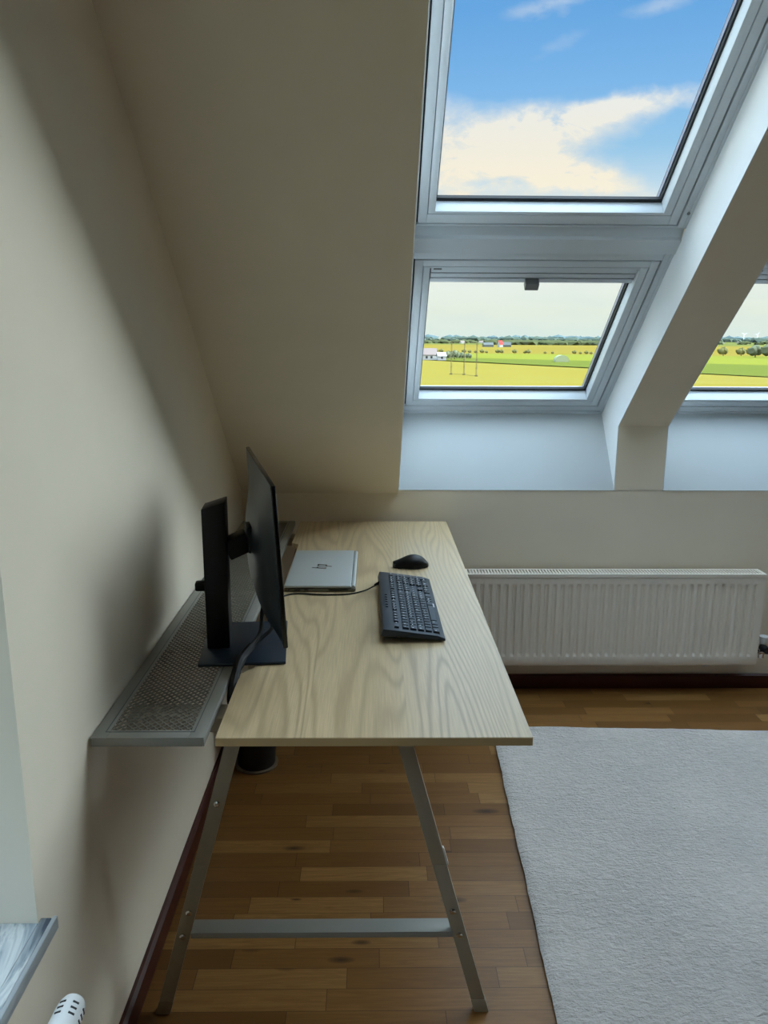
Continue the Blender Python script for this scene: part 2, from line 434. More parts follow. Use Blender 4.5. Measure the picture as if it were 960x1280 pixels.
# left slope (lower plane), pillars between the window columns (upper plane), slope above
vt = (ZC - 0.875) / VV.z
mb = MB()
zl = 0.861
mb.prism([(YK + 0.002, zl), (YK + 0.002, 1.0), wp(0.0, 0.47), wp(vt + 0.2, 0.47), wp(vt + 0.01, -0.011)], 0, XL - 0.3, 0.105)
mb.prism([wp(VTOP, NPIL), wp(VTOP, 0.47), wp(vt + 0.2, 0.47), wp(vt - 0.2, NPIL)], 0, 0.105, XR + 0.2)
mb.box((XL - 0.3, YB - 0.2, ZC), (XR + 0.2, 1.5, ZC + 0.4))
mb.build('ceiling', M['paint'], kind='structure', smooth=False)
for i, (xa, xb) in enumerate([(1.0, 1.2), (2.095, 2.295), (3.19, XR + 0.2)]):
    MB().prism([(YK, 0.873), (YK, 1.142), wp(VTOP + 0.05, NPIL), wp(VTOP + 0.05, 0.47), wp(0.0, 0.47), b1], 0, xa, xb).build('trim_%d' % (i + 1), M['paint'], kind='structure', smooth=False, label='sloping plastered roof pillar beside the roof windows')
# left wall with the window niche near the camera
mb = MB(); XO = XL - 0.3
NY0, NY1, NZ0, NZ1 = 0.0, 1.092, 0.55, 1.95
mb.box((XO, YB - 0.2, 0), (XL, NY0, ZC)); mb.box((XO, NY1, 0), (XL, YK + 0.02, ZC))
mb.box((XO, NY0, 0), (XL, NY1, NZ0)); mb.box((XO, NY0, NZ1), (XL, NY1, ZC))
mb.build('wall_left', M['paint'], kind='structure', smooth=False)
M['paint_dark'] = mat('unseen_wall_bounce_cut', srgb(84, 74, 64), 0.85, spec=0.2)  # dark tone chosen for the unseen walls to cut bounced light
MB().box((XR, YB - 0.2, 0), (XR + 0.2, YK + 0.02, ZC)).build('wall_right', M['paint_dark'], kind='structure', smooth=False)
MB().box((XL - 0.3, YB - 0.2, 0), (XR + 0.2, YB, ZC)).build('wall_back', M['paint_dark'], kind='structure', smooth=False)
# smooth white lining boards of the window openings
M['lining_low'] = mat('lining_white_dimmed', srgb(176, 182, 184), 0.6, spec=0.3, var=0.008)  # same lining as the sides, darkened in colour to tone down its light
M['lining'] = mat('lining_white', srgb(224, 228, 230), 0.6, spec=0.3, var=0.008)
tl_n = 10
for (a, b) in COLS:
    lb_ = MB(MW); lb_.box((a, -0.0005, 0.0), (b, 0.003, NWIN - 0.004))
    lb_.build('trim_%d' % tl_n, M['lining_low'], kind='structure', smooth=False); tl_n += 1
    for (x0, x1) in ((a, a + 0.003), (b - 0.003, b)):
        if x0 == COLS[0][0]: npl = 0.0
        else: npl = NPIL
        q = [(YK, 0.8755), (YK, 1.142), wp(VTOP, NPIL), wp(VTOP, NWIN - 0.004), wp(0.003, NWIN - 0.004)]
        if x0 == COLS[0][0]: q = [(YK + 0.006, 0.876), wp(VTOP, 0.001), wp(VTOP, NWIN - 0.004), wp(0.003, NWIN - 0.004)]
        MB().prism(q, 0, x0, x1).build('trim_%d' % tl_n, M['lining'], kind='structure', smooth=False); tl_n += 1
# baseboards
MB().prism([(YK, 0), (YK, 0.062), (YK - 0.008, 0.066), (YK - 0.015, 0.058), (YK - 0.015, 0)], 0, XL + 0.015, XR).build('baseboard_far', M['mahog'], kind='structure', smooth=False)
MB().prism([(XL, 0), (XL, 0.066), (XL + 0.008, 0.066), (XL + 0.015, 0.058), (XL + 0.015, 0)], 1, YB, YK).build('baseboard_left', M['mahog'], kind='structure', smooth=False)

# ------------------------------------------------------------------ roof windows
def ring(mb, u0, u1, v0, v1, w, n0, n1, bev=0.0015, wb=None, wt=None):
    """rectangular frame of four mitre-less members inside [u0,u1]x[v0,v1]"""
    wb = wb or w; wt = wt or w
    mb.box((u0, v0, n0), (u0 + w, v1, n1), bev); mb.box((u1 - w, v0, n0), (u1, v1, n1), bev)
    mb.box((u0 + w, v0, n0), (u1 - w, v0 + wb, n1), bev); mb.box((u0 + w, v1 - wt, n0), (u1 - w, v1, n1), bev)
def roof_window(num, a, b, v0, v1, lower):
    n = NWIN
    w = empty('window_%d' % num, (0, 0, 0), kind='structure')
    w.location = MW @ Vector(((a + b) / 2, v0, n))
    sb = v0 + (0.05 if lower else 0.006)
    st = v1 - (0.036 if lower else 0.05)
    # fixed frame
    f = MB(MW)
    f.box((a, v0, n), (a + 0.031, v1, n + 0.11), 0.0015); f.box((b - 0.031, v0, n), (b, v1, n + 0.11), 0.0015)
    f.box((a + 0.031, v0, n), (b - 0.031, sb, n + 0.11), 0.0015); f.box((a + 0.031, st, n), (b - 0.031, v1, n + 0.11), 0.0015)
    if lower:
        f.box((a, v0, n - 0.004), (b, v0 + 0.02, n), 0.0015)
    f.box((b - 0.012, v0, n - 0.004), (b, v1, n), 0.0012); f.box((a, v0, n - 0.004), (a + 0.012, v1, n), 0.0012)
    f.build('window_frame', M['white'], w)
    g = MB(MW); ring(g, a + 0.030, b - 0.030, sb - 0.002, st + 0.002, 0.012, n + 0.012, n + 0.06, 0)
    g.build('seal', M['rubber'], w)
    # sash : outer and inner profile with a fine groove
    s0, s1 = a + 0.0365, b - 0.0365
    i0, i1 = a + 0.088, b - 0.092
    sv0, sv1 = sb + 0.0055, st - 0.0055
    iv0 = sv0 + 0.0465; iv1 = sv1 - (0.1045 if lower else 0.06)
    sm = MB(MW)
    ring(sm, s0, s1, sv0, sv1, 0.0275, n, n + 0.06, 0.0012, wb=0.034)
    sm.build('sash', M['white'], w)
    si = MB(MW)
    j0, j1, jv0, jv1 = s0 + 0.0298, s1 - 0.0298, sv0 + 0.0363, sv1 - 0.0298
    si.box((j0, jv0, n + 0.0005), (i0, jv1, n + 0.06), 0.001); si.box((i1, jv0, n + 0.0005), (j1, jv1, n + 0.06), 0.001)
    si.box((i0, jv0, n + 0.0005), (i1, iv0, n + 0.06), 0.001)
    si.box((i0, iv1, n + 0.0005 + (0.0 if not lower else 0.034)), (i1, jv1, n + 0.06), 0.001)
    if lower: si.box((i0, iv1 + 0.068, n + 0.0005), (i1, jv1, n + 0.04), 0.001)
    si.build('inner_sash_bead', M['white'], w)
    gk = MB(MW); ring(gk, i0 - 0.001, i1 + 0.001, iv0 - 0.001, iv1 + 0.001, 0.007, n + 0.046, n + 0.058, 0, wb=0.014)
    gk.build('gasket', M['rubber'], w)
    sp = MB(MW); ring(sp, i0 - 0.001, i1 + 0.001, iv0 - 0.022, iv1 + 0.001, 0.010, n + 0.061, n + 0.076, 0, wb=0.006)
    sp.build('pane_spacer', M['spacer'], w)
    gl = MB(MW); gl.box((i0, iv0, n + 0.057), (i1, iv1, n + 0.061)); gl.build('pane', M['glass'], w, smooth=False)
    cl = MB(MW); ring(cl, a - 0.02, b + 0.02, v0 - 0.05, v1 + 0.02, i0 - a + 0.016, n + 0.078, n + 0.12, 0.002, wb=0.048)
    cl.build('outer_cladding', M['cladding'], w)
    if lower:
        # ventilation louvres at the head, and the pull handle
        bk_ = MB(MW); bk_.box((i0 + 0.001, iv1 - 0.004, n + 0.022), (i1 - 0.001, iv1 + 0.0675, n + 0.034)); bk_.build('louvre_gap_shade', M['cladding'], w)  # dark plate that paints in the shade between the slats
        for (va, vb, na) in [(iv1 - 0.012, iv1 + 0.007, 0.016), (iv1 + 0.015, iv1 + 0.034, 0.012), (iv1 + 0.042, iv1 + 0.061, 0.008)]:
            lv = MB(MW); lv.box((i0 + 0.005, va, n + na), (i1 - 0.005, vb, n + na + 0.004), 0.001)
            lv.build('ventilation_louvre', M['white'], w)
        hb = MB(MW); hc = (i0 + i1) / 2 + 0.0
        hb.box((hc - 0.024, iv1 - 0.020, n - 0.014), (hc + 0.024, iv1 + 0.010, n + 0.016), 0.003)
        hb.box((hc - 0.020, iv1 - 0.014, n + 0.010), (hc + 0.020, iv1 + 0.004, n + 0.03), 0.001)
        hb.build('handle', M['handle'], w, label='grey pull handle')
        pl = MB(MW); pl.box((i0 + 0.012, jv1 - 0.012, n - 0.0005), (i0 + 0.040, jv1 - 0.006, n + 0.001))
        pl.build('type_plate', M['handle'], w)
    else:
        pn = MB(MW); pn.tube([(b - 0.016, v0 + 0.06, n - 0.0055), (b - 0.016, v0 + 0.06, n - 0.003)], 0.005, 12)
        pn.build('screw_cap', M['handle'], w)
    return w
num = 1; tn = 4
for (a, b) in COLS:
    roof_window(num, a, b, 0.0, 0.930, True); num += 1
    roof_window(num, a, b, 1.035, 2.36, False); num += 1
    t = MB(MW)
    t.prism([(0.9315, NWIN - 0.010), (0.9315, NWIN + 0.11), (1.034, NWIN + 0.11), (1.034, NWIN + 0.022), (0.995, NWIN + 0.002), (0.992, NWIN - 0.010)], 0, a, b, 0.0012)
    t.build('trim_%d' % tn, M['white'], kind='structure', smooth=False); tn += 1

# ------------------------------------------------------------------ niche window on the left with a marble sill
M['nosing'] = mat('sill_nosing_grey', srgb(158, 164, 166), 0.3)
wl = empty('window_%d' % num, (XL, (NY0 + NY1) / 2, NZ0), kind='structure')
f = MB(); XW = XL - 0.24
for (y0, y1, z0, z1) in [(NY0, NY0 + 0.07, NZ0, NZ1), (NY1 - 0.07, NY1, NZ0, NZ1), (NY0 + 0.07, NY1 - 0.07, NZ0, NZ0 + 0.09), (NY0 + 0.07, NY1 - 0.07, NZ1 - 0.08, NZ1)]:
    f.box((XW - 0.06, y0, z0), (XW, y1, z1), 0.003)
f.build('window_frame', M['white'], wl)
MB().box((XW - 0.035, NY0 + 0.06, NZ0 + 0.08), (XW - 0.030, NY1 - 0.06, NZ1 - 0.07)).build('pane', M['glass'], wl, smooth=False)
sill = MB()
sill.box((XW, NY0 + 0.001, NZ0), (XL, NY1 - 0.001, NZ0 + 0.02))
sill.box((XL, NY0 - 0.03, NZ0), (XL + 0.018, NY1 + 0.012, NZ0 + 0.02), 0.002)
sill.build('marble_slab', M['marble'], wl, label='blue-grey veined marble sill')
MB().box((XL + 0.018, NY0 - 0.035, NZ0 - 0.002), (XL + 0.026, NY1 + 0.016, NZ0 + 0.021), 0.002).build('sill_nosing', M['nosing'], wl, label='pale front edge of the marble sill')

# ------------------------------------------------------------------ desk
TZ = 0.75
desk = empty('desk', (-0.11, 2.25, 0), 'long narrow pale ash desk on grey steel trestle legs against the left wall', 'desk')
tab = MB()
def arc(cx, cy, r, a0, a1, n=6):
    return [(cx + r * math.cos(a0 + (a1 - a0) * i / n), cy + r * math.sin(a0 + (a1 - a0) * i / n)) for i in range(n + 1)]
YF, YE = 1.356, 3.145
XT0, XT1, XN = -0.297, 0.306, -0.2705
pts = [(XT0, YF), (XT1, YF), (XT1 - 0.002, YE), (XT0 + 0.001, YE), (XT0, 2.80)]
pts += [(XT0 + 0.001, 2.795)] + arc(XN - 0.018, 2.765, 0.018, R(70), 0)
pts += arc(XN - 0.018, 1.685, 0.018, 0, R(-70)) + [(XT0, 1.645)]
tab.prism(pts, 2, TZ - 0.018, TZ, 0.0012)
tt = tab.build('tabletop', M['table'], desk, smooth=False)
M['edge'] = mat('edge_band_shaded', srgb(176, 148, 104), 0.45, var=0.08)  # band faces away from the windows; that shade is put into its colour
eb = MB(); eb.box((XT0 + 0.001, YF - 0.0008, TZ - 0.0172), (XT1 - 0.001, YF + 0.0002, TZ - 0.0012)); eb.build('edge_band', M['edge'], tt, label='front edge band with its shade painted darker')
def leg_poly(p0, p1, y0, y1, w, foot=False):
    """flat steel leg from foot point p0=(x,z) to top p1, cut level at both ends"""
    hw = w / 2
    return [(p0[0] - hw, p0[1]), (p0[0] + hw, p0[1]), (p1[0] + hw, p1[1]), (p1[0] - hw, p1[1])]
def trestle(yc, inward):
    y0, y1 = yc - 0.008, yc + 0.008
    for s, xf, xt in ((-1, -0.470, -0.2715), (1, 0.2485, 0.0505)):
        def px(z): return xf + (xt - xf) * z / 0.732
        lg = MB(); lg.prism(leg_poly((px(0.38), 0.38), (px(0.715), 0.715), 0, 0, 0.032), 1, y0, y1, 0.0015)
        lg.prism(leg_poly((px(0.03), 0.03), (px(0.379), 0.379), 0, 0, 0.031), 1, y0 + 0.001, y1 - 0.001, 0.0015)
        L = lg.build('leg', M['leg'], desk)
        ft = MB(); ft.prism(leg_poly((px(0.0), 0.0), (px(0.034), 0.034), 0, 0, 0.033), 1, y0 - 0.0005, y1 + 0.0005, 0.002)
        ft.build('foot_cap', M['leg'], L)
        for zb in (0.265, 0.205, 0.53):
            if s > 0 and zb > 0.5: continue
            bt = MB(); bx_ = px(zb)
            yy = y0 if inward > 0 else y1
            d = -inward
            bt.tube([(bx_, yy + d * 0.0005, zb), (bx_, yy + d * 0.003, zb), (bx_, yy + d * 0.0045, zb)], [0.007, 0.007, 0.004], 14)
            bt.tube([(bx_, yy + d * 0.004, zb), (bx_, yy + d * 0.006, zb)], 0.0035, 6)
            bt.build('bolt', M['chrome'], L, label='small chrome bolt')
        if s > 0:
            cl = MB(); cl.prism([(px(0.375) + 0.016, 0.375), (px(0.42) + 0.016, 0.42), (px(0.42) + 0.020, 0.418), (px(0.385) + 0.021, 0.38)], 1, y0 + 0.004, y1 - 0.004)
            cl.build('height_clip', M['plastic_white'], L)
    # channel crossbar open upwards, and the top rail carrying desktop and shelf
    cb = MB(); ya, yb = (yc - 0.010, yc + 0.032) if inward > 0 else (yc - 0.032, yc + 0.010)
    xa, xb = -0.397, 0.178
    cb.box((xa, ya, 0.2115), (xb, yb, 0.2145), 0.001)
    cb.box((xa, ya, 0.2005), (xb, ya + 0.003, 0.2140), 0.0008); cb.box((xa, yb - 0.003, 0.2005), (xb, yb, 0.2140), 0.0008)
    cb.build('crossbar', M['steel'], desk)
    tr = MB(); tr.box((-0.50, yc - 0.02, 0.700), (0.27, yc + 0.045, 0.731), 0.002) if inward > 0 else tr.box((-0.50, yc - 0.045, 0.700), (0.27, yc + 0.02, 0.731), 0.002)
    tr.build('top_rail', M['leg'], desk)
trestle(1.49, 1); trestle(2.985, -1)

# ------------------------------------------------------------------ mesh shelf between desk and wall
SX0, SX1, SY0, SY1 = XL + 0.004, -0.318, 1.357, 3.148
sh = empty('mesh_shelf', ((SX0 + SX1) / 2, (SY0 + SY1) / 2, 0.731), 'long grey steel shelf of diamond mesh between the desktop and the left wall', 'shelf')
sf = MB()
def angle_member(lo, hi): sf.box(lo, hi, 0.0012)
FW = 0.030
angle_member((SX0, SY0, TZ - 0.003), (SX0 + FW, SY1, TZ)); angle_member((SX1 - FW, SY0, TZ - 0.003), (SX1, SY1, TZ))
angle_member((SX0 + FW, SY0, TZ - 0.003), (SX1 - FW, SY0 + FW, TZ)); angle_member((SX0 + FW, SY1 - FW, TZ - 0.003), (SX1 - FW, SY1, TZ))
angle_member((SX0, SY0, TZ - 0.0185), (SX0 + 0.003, SY1, TZ - 0.002)); angle_member((SX1 - 0.003, SY0, TZ - 0.0185), (SX1, SY1, TZ - 0.002))
angle_member((SX0 + 0.003, SY0, TZ - 0.0185), (SX1 - 0.003, SY0 + 0.003, TZ - 0.002)); angle_member((SX0 + 0.003, SY1 - 0.003, TZ - 0.0185), (SX1 - 0.003, SY1, TZ - 0.002))
sf.build('shelf_frame', M['steel'], sh)
# fine raised inner lip of the frame
lp = MB()
ix0, ix1, iy0, iy1 = SX0 + FW, SX1 - FW, SY0 + FW, SY1 - FW
for lo, hi in [((ix0 - 0.008, iy0 - 0.008), (ix0 - 0.0065, iy1 + 0.008)), ((ix1 + 0.0065, iy0 - 0.008), (ix1 + 0.008, iy1 + 0.008)), ((ix0 - 0.0065, iy0 - 0.008), (ix1 + 0.0065, iy0 - 0.0065))]:
    lp.box((lo[0], lo[1], TZ - 0.0005), (hi[0], hi[1], TZ + 0.0006))
lp.build('frame_seam', M['cladding'], sh)
verts, faces = [], []
def bar(x0, y0, x1, y1, w, z0, z1):
    d = Vector((x1 - x0, y1 - y0)); d.normalize(); nx, ny = -d.y * w / 2, d.x * w / 2
    i = len(verts)
    for z in (z0, z1):
        verts.extend([(x0 + nx, y0 + ny, z), (x0 - nx, y0 - ny, z), (x1 - nx, y1 - ny, z), (x1 + nx, y1 + ny, z)])
    faces.extend([(i, i + 1, i + 2, i + 3), (i + 4, i + 7, i + 6, i + 5), (i, i + 3, i + 7, i + 4), (i + 1, i + 5, i + 6, i + 2)])
nxc = 10; ny_c = 104
cw = (ix1 - ix0) / nxc; ch_ = (iy1 - iy0) / ny_c
for j in range(ny_c * 2):
    y0 = iy0 + j * ch_ / 2; y1 = y0 + ch_ / 2
    for i in range(nxc * 2):
        x0 = ix0 + i * cw / 2; x1 = x0 + cw / 2
        if (i + j) % 2 == 0: bar(x0, y0, x1, y1, 0.0024, TZ - 0.0038, TZ - 0.0008)
        else: bar(x0, y1, x1, y0, 0.0024, TZ - 0.0038, TZ - 0.0008)
MB().raw(verts, faces).build('mesh_panel', M['mesh'], sh, smooth=False)

# ------------------------------------------------------------------ monitor
mon = empty('monitor', (-0.31, 1.82, TZ), 'black flat computer monitor seen from its side and back on the desk edge', 'monitor')
MBs = Matrix.Translation((-0.3115, 1.82, TZ)) @ Matrix.Rotation(R(5.2), 4, 'Z')
bs = MB(MBs); bs.box((-0.1, -0.135, 0.0012), (0.1, 0.135, 0.0085), 0.002)
bs.build('stand_base', M['base'], mon, label='dark blue-black rectangular foot plate')
cx0, cx1 = -0.0885, -0.0345
cy0, cy1 = -0.042, 0.030
cl = MB(MBs)
# upright slab with a slanted top, 2 mm edge rounding
prof = [(cx0, 0.008), (cx1, 0.008), (cx1, 0.367), (cx0, 0.350)]
cl.prism(prof, 1, cy0, cy1, 0.0025)
cl.build('stand_column', M['black'], mon)
hk = MB(MBs); hk.box((cx0 - 0.027, -0.012, 0.142), (cx0 + 0.001, 0.014, 0.164), 0.005, 3)
hk.build('cable_clip', M['black'], mon, label='small black cable clip on the back of the column')
# the panel : local x = out of the screen, y = along the screen, z = up
PC = Vector((-0.2597, 1.8365, 1.0235))
MP = Matrix.Translation(PC) @ Matrix.Rotation(R(13.7), 4, 'Z') @ Matrix.Rotation(R(-3.0), 4, 'Y')
PW, PH = 0.590, 0.350
pn = MB(MP); pn.box((-0.006, -PW / 2, -PH / 2), (0.004, PW / 2, PH / 2), 0.0025)
panel = pn.build('panel', M['black_gloss'], mon)
dsp = MB(MP); dsp.box((0.0035, -PW / 2 + 0.008, -PH / 2 + 0.016), (0.0048, PW / 2 - 0.008, PH / 2 - 0.008)); dsp.build('display', M['screen'], panel, label='dark switched-off display')
# bulging back shell as height field
b = bmesh.new(); NU, NV = 40, 26; grid = []
for i in range(NU + 1):
    row = []
    for j in range(NV + 1):
        u = -1 + 2 * i / NU; v = -1 + 2 * j / NV
        e = max(0.0, 1 - abs(u) ** 3.2) ** 0.7
        lowb = 1 / (1 + math.exp((v - 0.32) * 6.5))
        g_ = max(0.0, 1 - abs(v) ** 7)
        d = 0.006 + 0.004 * min(e, g_) + 0.030 * lowb * (max(0.0, 1 - (abs(u) / 0.93) ** 4)) * g_
        row.append(b.verts.new((-d, u * (PW / 2 - 0.002), v * (PH / 2 - 0.002))))
    grid.append(row)
for i in range(NU):
    for j in range(NV):
        b.faces.new((grid[i][j], grid[i][j + 1], grid[i + 1][j + 1], grid[i + 1][j]))
me_s = MB(MP); me_s._merge(b); me_s.build('back_shell', M['shell'], mon, label='dark grey curved back shell')
# VESA mount and arm
vm = MB(MP); vm.box((-0.044, -0.034, -0.034), (-0.030, 0.034, 0.030), 0.004); vm.build('mount_plate', M['black'], mon)
p_a = MBs @ Vector((cx1 - 0.004, -0.002, 0.243)); p_b = MP @ Vector((-0.040, 0.0, -0.006))
dv = (p_b - p_a); L_ = dv.length
xa = dv.normalized(); za = (Vector((0, 0, 1)) - xa * xa.z).normalized(); ya = za.cross(xa)
MA = Matrix(((xa.x, ya.x, za.x, p_a.x), (xa.y, ya.y, za.y, p_a.y), (xa.z, ya.z, za.z, p_a.z), (0, 0, 0, 1)))
ar = MB(MA); ar.box((0, -0.026, -0.024), (L_, 0.026, 0.024), 0.004)
ar.build('arm', M['black'], mon)

# cables hanging off the monitor and dropping through the slot between shelf and desktop
def cable(name, pts, r, label, plug=None, group=None):
    root = MB(); root.tube(bez(pts, 12), r, 10)
    o = root.build(name, M['cable'], None, label=label, cat='cable', origin=pts[0])
    return o
c1 = cable('video_cable', [(-0.262, 1.80, 0.862), (-0.266, 1.795, 0.835), (-0.268, 1.775, 0.80), (-0.285, 1.74, 0.778), (-0.299, 1.69, 0.768), (-0.304, 1.655, 0.762), (-0.3065, 1.60, 0.735), (-0.3065, 1.585, 0.71), (-0.300, 1.60, 0.690), (-0.285, 1.66, 0.688), (-0.26, 1.72, 0.705), (-0.15, 1.9, 0.71)], 0.0055,
           'thick black video cable hanging from the monitor back, with white-tipped plug')
pg = MB(); pg.box((-0.269, 1.794, 0.855), (-0.255, 1.808, 0.890), 0.002); pg.build('plug', M['black'], c1)
pr = MB(); pr.box((-0.2675, 1.792, 0.862), (-0.2665, 1.7945, 0.884)); pr.box((-0.2575, 1.792, 0.862), (-0.2565, 1.7945, 0.884)); pr.box((-0.2675, 1.792, 0.862), (-0.2565, 1.7945, 0.8635)); pr.build('plug_outline', M['plastic_white'], c1, label='thin white outline on the plug')
slv = MB(); slv.tube(bez([(-0.2855, 1.735, 0.778), (-0.298, 1.70, 0.770), (-0.3035, 1.66, 0.764), (-0.3065, 1.60, 0.737), (-0.3065, 1.585, 0.711), (-0.302, 1.595, 0.692)], 8), 0.0105, 10); slv.build('cable_sleeve', M['cable'], c1)
c2 = cable('power_cable', [(-0.243, 1.83, 0.868), (-0.240, 1.822, 0.83), (-0.244, 1.80, 0.80), (-0.268, 1.775, 0.782), (-0.288, 1.745, 0.770), (-0.296, 1.71, 0.764), (-0.2955, 1.68, 0.76), (-0.3035, 1.665, 0.745), (-0.300, 1.68, 0.71), (-0.25, 1.80, 0.712)], 0.0048,
           'thinner black power cable looping beside the thick video cable behind the monitor')
pg = MB(); pg.box((-0.252, 1.822, 0.85), (-0.235, 1.842, 0.885), 0.003); pg.build('plug', M['black'], c2)

# ------------------------------------------------------------------ laptop
LX0, LX1, LY0, LY1 = -0.262, -0.050, 2.225, 2.622
lap = empty('laptop', ((LX0 + LX1) / 2, (LY0 + LY1) / 2, TZ), 'closed silver laptop lying flat on the desk between the monitor and the mouse', 'laptop')
lb = MB(); lb.box((LX0, LY0, TZ + 0.0015), (LX1, LY1, TZ + 0.0105), 0.002, 3)
lb.build('base', M['alu_dark'], lap)
ll = MB(); ll.box((LX0, LY0 - 0.001, TZ + 0.0125), (LX1 - 0.0135, LY1, TZ + 0.0195), 0.0022, 3)
lid = ll.build('lid', M['alu'], lap)
hg = MB(); hg.tube([(LX1 - 0.007, LY0 + 0.002, TZ + 0.0130), (LX1 - 0.007, LY1 - 0.002, TZ + 0.0130)], 0.0062, 16)
hg.build('hinge_strip', M['alu'], lap, label='bright rounded hinge strip')
rb = MB(); rb.box((LX0 + 0.003, LY0 + 0.003, TZ + 0.0100), (LX1 - 0.010, LY1 - 0.003, TZ + 0.0130)); rb.build('lid_gap', M['port'], lap)
for px0, px1, nm in [(-0.232, -0.214, 'port'), (-0.203, -0.190, 'port'), (-0.250, -0.247, 'port'), (-0.130, -0.072, 'vent')]:
    pt = MB(); pt.box((px0, LY0 - 0.0006, TZ + 0.0045), (px1, LY0 + 0.002, TZ + 0.0082), 0.0004); pt.build(nm, M['port'], lap)
for i in range(2):
    ft = MB(); yy = LY0 + 0.012 if i == 0 else LY1 - 0.022
    ft.box((LX0 + 0.01, yy, TZ), (LX1 - 0.01, yy + 0.01, TZ + 0.002), 0.0005); ft.build('rubber_foot', M['rubber'], lap)
# emblem: slanted mirror letters, reading along the laptop's long side
M['emblem'] = mat('mirror_emblem', srgb(120, 122, 124), 0.1, metal=1.0)
lz = TZ + 0.0195
em = MB(Matrix.Translation((-0.163, 2.424, lz)) @ Matrix.Rotation(R(90), 4, 'Z'))
def stroke(x0, y0, x1, y1, w=0.005):
    d = Vector((x1 - x0, y1 - y0)).normalized(); nx, ny = -d.y * w / 2, d.x * w / 2
    em.prism([(x0 + nx, y0 + ny), (x0 - nx, y0 - ny), (x1 - nx, y1 - ny), (x1 + nx, y1 + ny)], 2, -0.0002, 0.0005)
# h
stroke(-0.024, -0.016, -0.012, 0.030); stroke(-0.018, 0.013, -0.006, 0.013); stroke(-0.006, 0.013, -0.012, -0.016)
# p
stroke(0.0, -0.032, 0.011, 0.014); stroke(0.011, 0.012, 0.024, 0.012); stroke(0.024, 0.012, 0.019, -0.014); stroke(0.004, -0.014, 0.019, -0.014)
em.build('emblem', M['emblem'], lid, smooth=False, label='dark mirror-like emblem of two slanted letters')

# ------------------------------------------------------------------ keyboard
kb = empty('keyboard', (0.1, 2.11, TZ), 'dark slate full-size wired keyboard on the desk with its rear legs raised', 'keyboard')
# local frame: kx from the rear edge (left) towards the typist (right), ky along the keyboard (far = its left end ... near = right end)
KA = Vector((0.0185, 2.318)); KD = Vector((0.024, 1.828))      # rear edge far / near ends
ky = Vector((KD.x - KA.x, KD.y - KA.y, 0)); KL = ky.length; ky.normalize()
kx = Vector((-ky.y, ky.x, 0)); KWID = 0.160
if kx.x < 0: kx = -kx
slope = R(8.0)
kxs = Vector((kx.x * math.cos(slope), kx.y * math.cos(slope), -math.sin(slope)))
kzs = kxs.cross(ky); kzs = kzs if kzs.z > 0 else -kzs
OK_ = Vector((KA.x, KA.y, TZ + 0.036))
# local axes: x = kxs (rear to front), y = -ky (so the frame is right handed), z = up normal
MK = Matrix(((kxs.x, -ky.x, kzs.x, OK_.x), (kxs.y, -ky.y, kzs.y, OK_.y), (kxs.z, -ky.z, kzs.z, OK_.z), (0, 0, 0, 1)))
# rotate a touch so that the front edge follows the photograph
MK = Matrix.Translation(OK_) @ Matrix.Rotation(R(0.0), 4, 'Z') @ Matrix.Translation(-OK_) @ MK
kc = MB(MK)
kc.prism([(0.0, -0.019), (0.003, 0.0), (0.035, 0.001), (KWID - 0.02, 0.001), (KWID, -0.004), (KWID + 0.001, -0.0105), (0.1, -0.0125)], 1, -KL, 0, 0.0015)
kc.build('case', M['kb'], kb)
for yy in (-0.05, -KL + 0.05):
    fl = MB(MK); fl.box((0.006, yy - 0.012, -0.0345), (0.012, yy + 0.012, -0.015), 0.001, mtx=None); fl.build('folding_foot', M['black'], kb)
kw = 0.0  # key field
U = (KL - 0.030) / 23.0
KX = [0.031, 0.052, 0.0715, 0.091, 0.1105, 0.130]   # row starts measured from the rear
KH = 0.0165
kz0, kz1 = -0.001, 0.0055
def key(x0, ya, yb, depth=KH, nm='key', m_=None, h=kz1):
    k_ = MB(MK); x1 = x0 + depth; y0 = -KL + 0.015 + ya; y1 = -KL + 0.015 + yb
    g2 = 0.0014
    A = [(x0, y0 + g2), (x1, y0 + g2), (x1, y1 - g2), (x0, y1 - g2)]
    t_ = 0.0015
    vs = [(p[0], p[1], kz0) for p in A] + [(x0 + t_ * 0.5, y0 + g2 + t_, h), (x1 - t_, y0 + g2 + t_, h), (x1 - t_, y1 - g2 - t_, h), (x0 + t_ * 0.5, y1 - g2 - t_, h)]
    k_.raw(vs, [(0, 1, 5, 4), (1, 2, 6, 5), (2, 3, 7, 6), (3, 0, 4, 7), (4, 5, 6, 7)])
    return k_.build(nm, m_ or M['key'], kb, smooth=False)
def krow(x0, items, start=0.0, depth=KH):
    p = start
    for it in items:
        if it < 0: p += -it * U; continue
        key(x0, p, p + it * U, depth); p += it * U
krow(KX[0], [1, -1, 1, 1, 1, 1, -0.5, 1, 1, 1, 1, -0.5, 1, 1, 1, 1, -0.25, 1, 1, 1, -0.25, 1, 1, 1, 1], depth=0.0125)
krow(KX[1], [1] * 13 + [2, -0.25, 1, 1, 1, -0.25, 1, 1, 1, 1])
krow(KX[2], [1.5] + [1] * 12 + [1.5, -0.25, 1, 1, 1, -0.25, 1, 1, 1])
krow(KX[3], [1.75] + [1] * 11 + [2.25, -3.5, 1, 1, 1])
krow(KX[4], [1.25] + [1] * 11 + [2.75, -1.25, 1, -1.25, 1, 1, 1])
krow(KX[5], [1.5, 1, 1.5, 6, 1.5, 1, 1, 1.5, -0.25, 1, 1, 1, -0.25, 2, 1])
p = 22.0 - 0.5
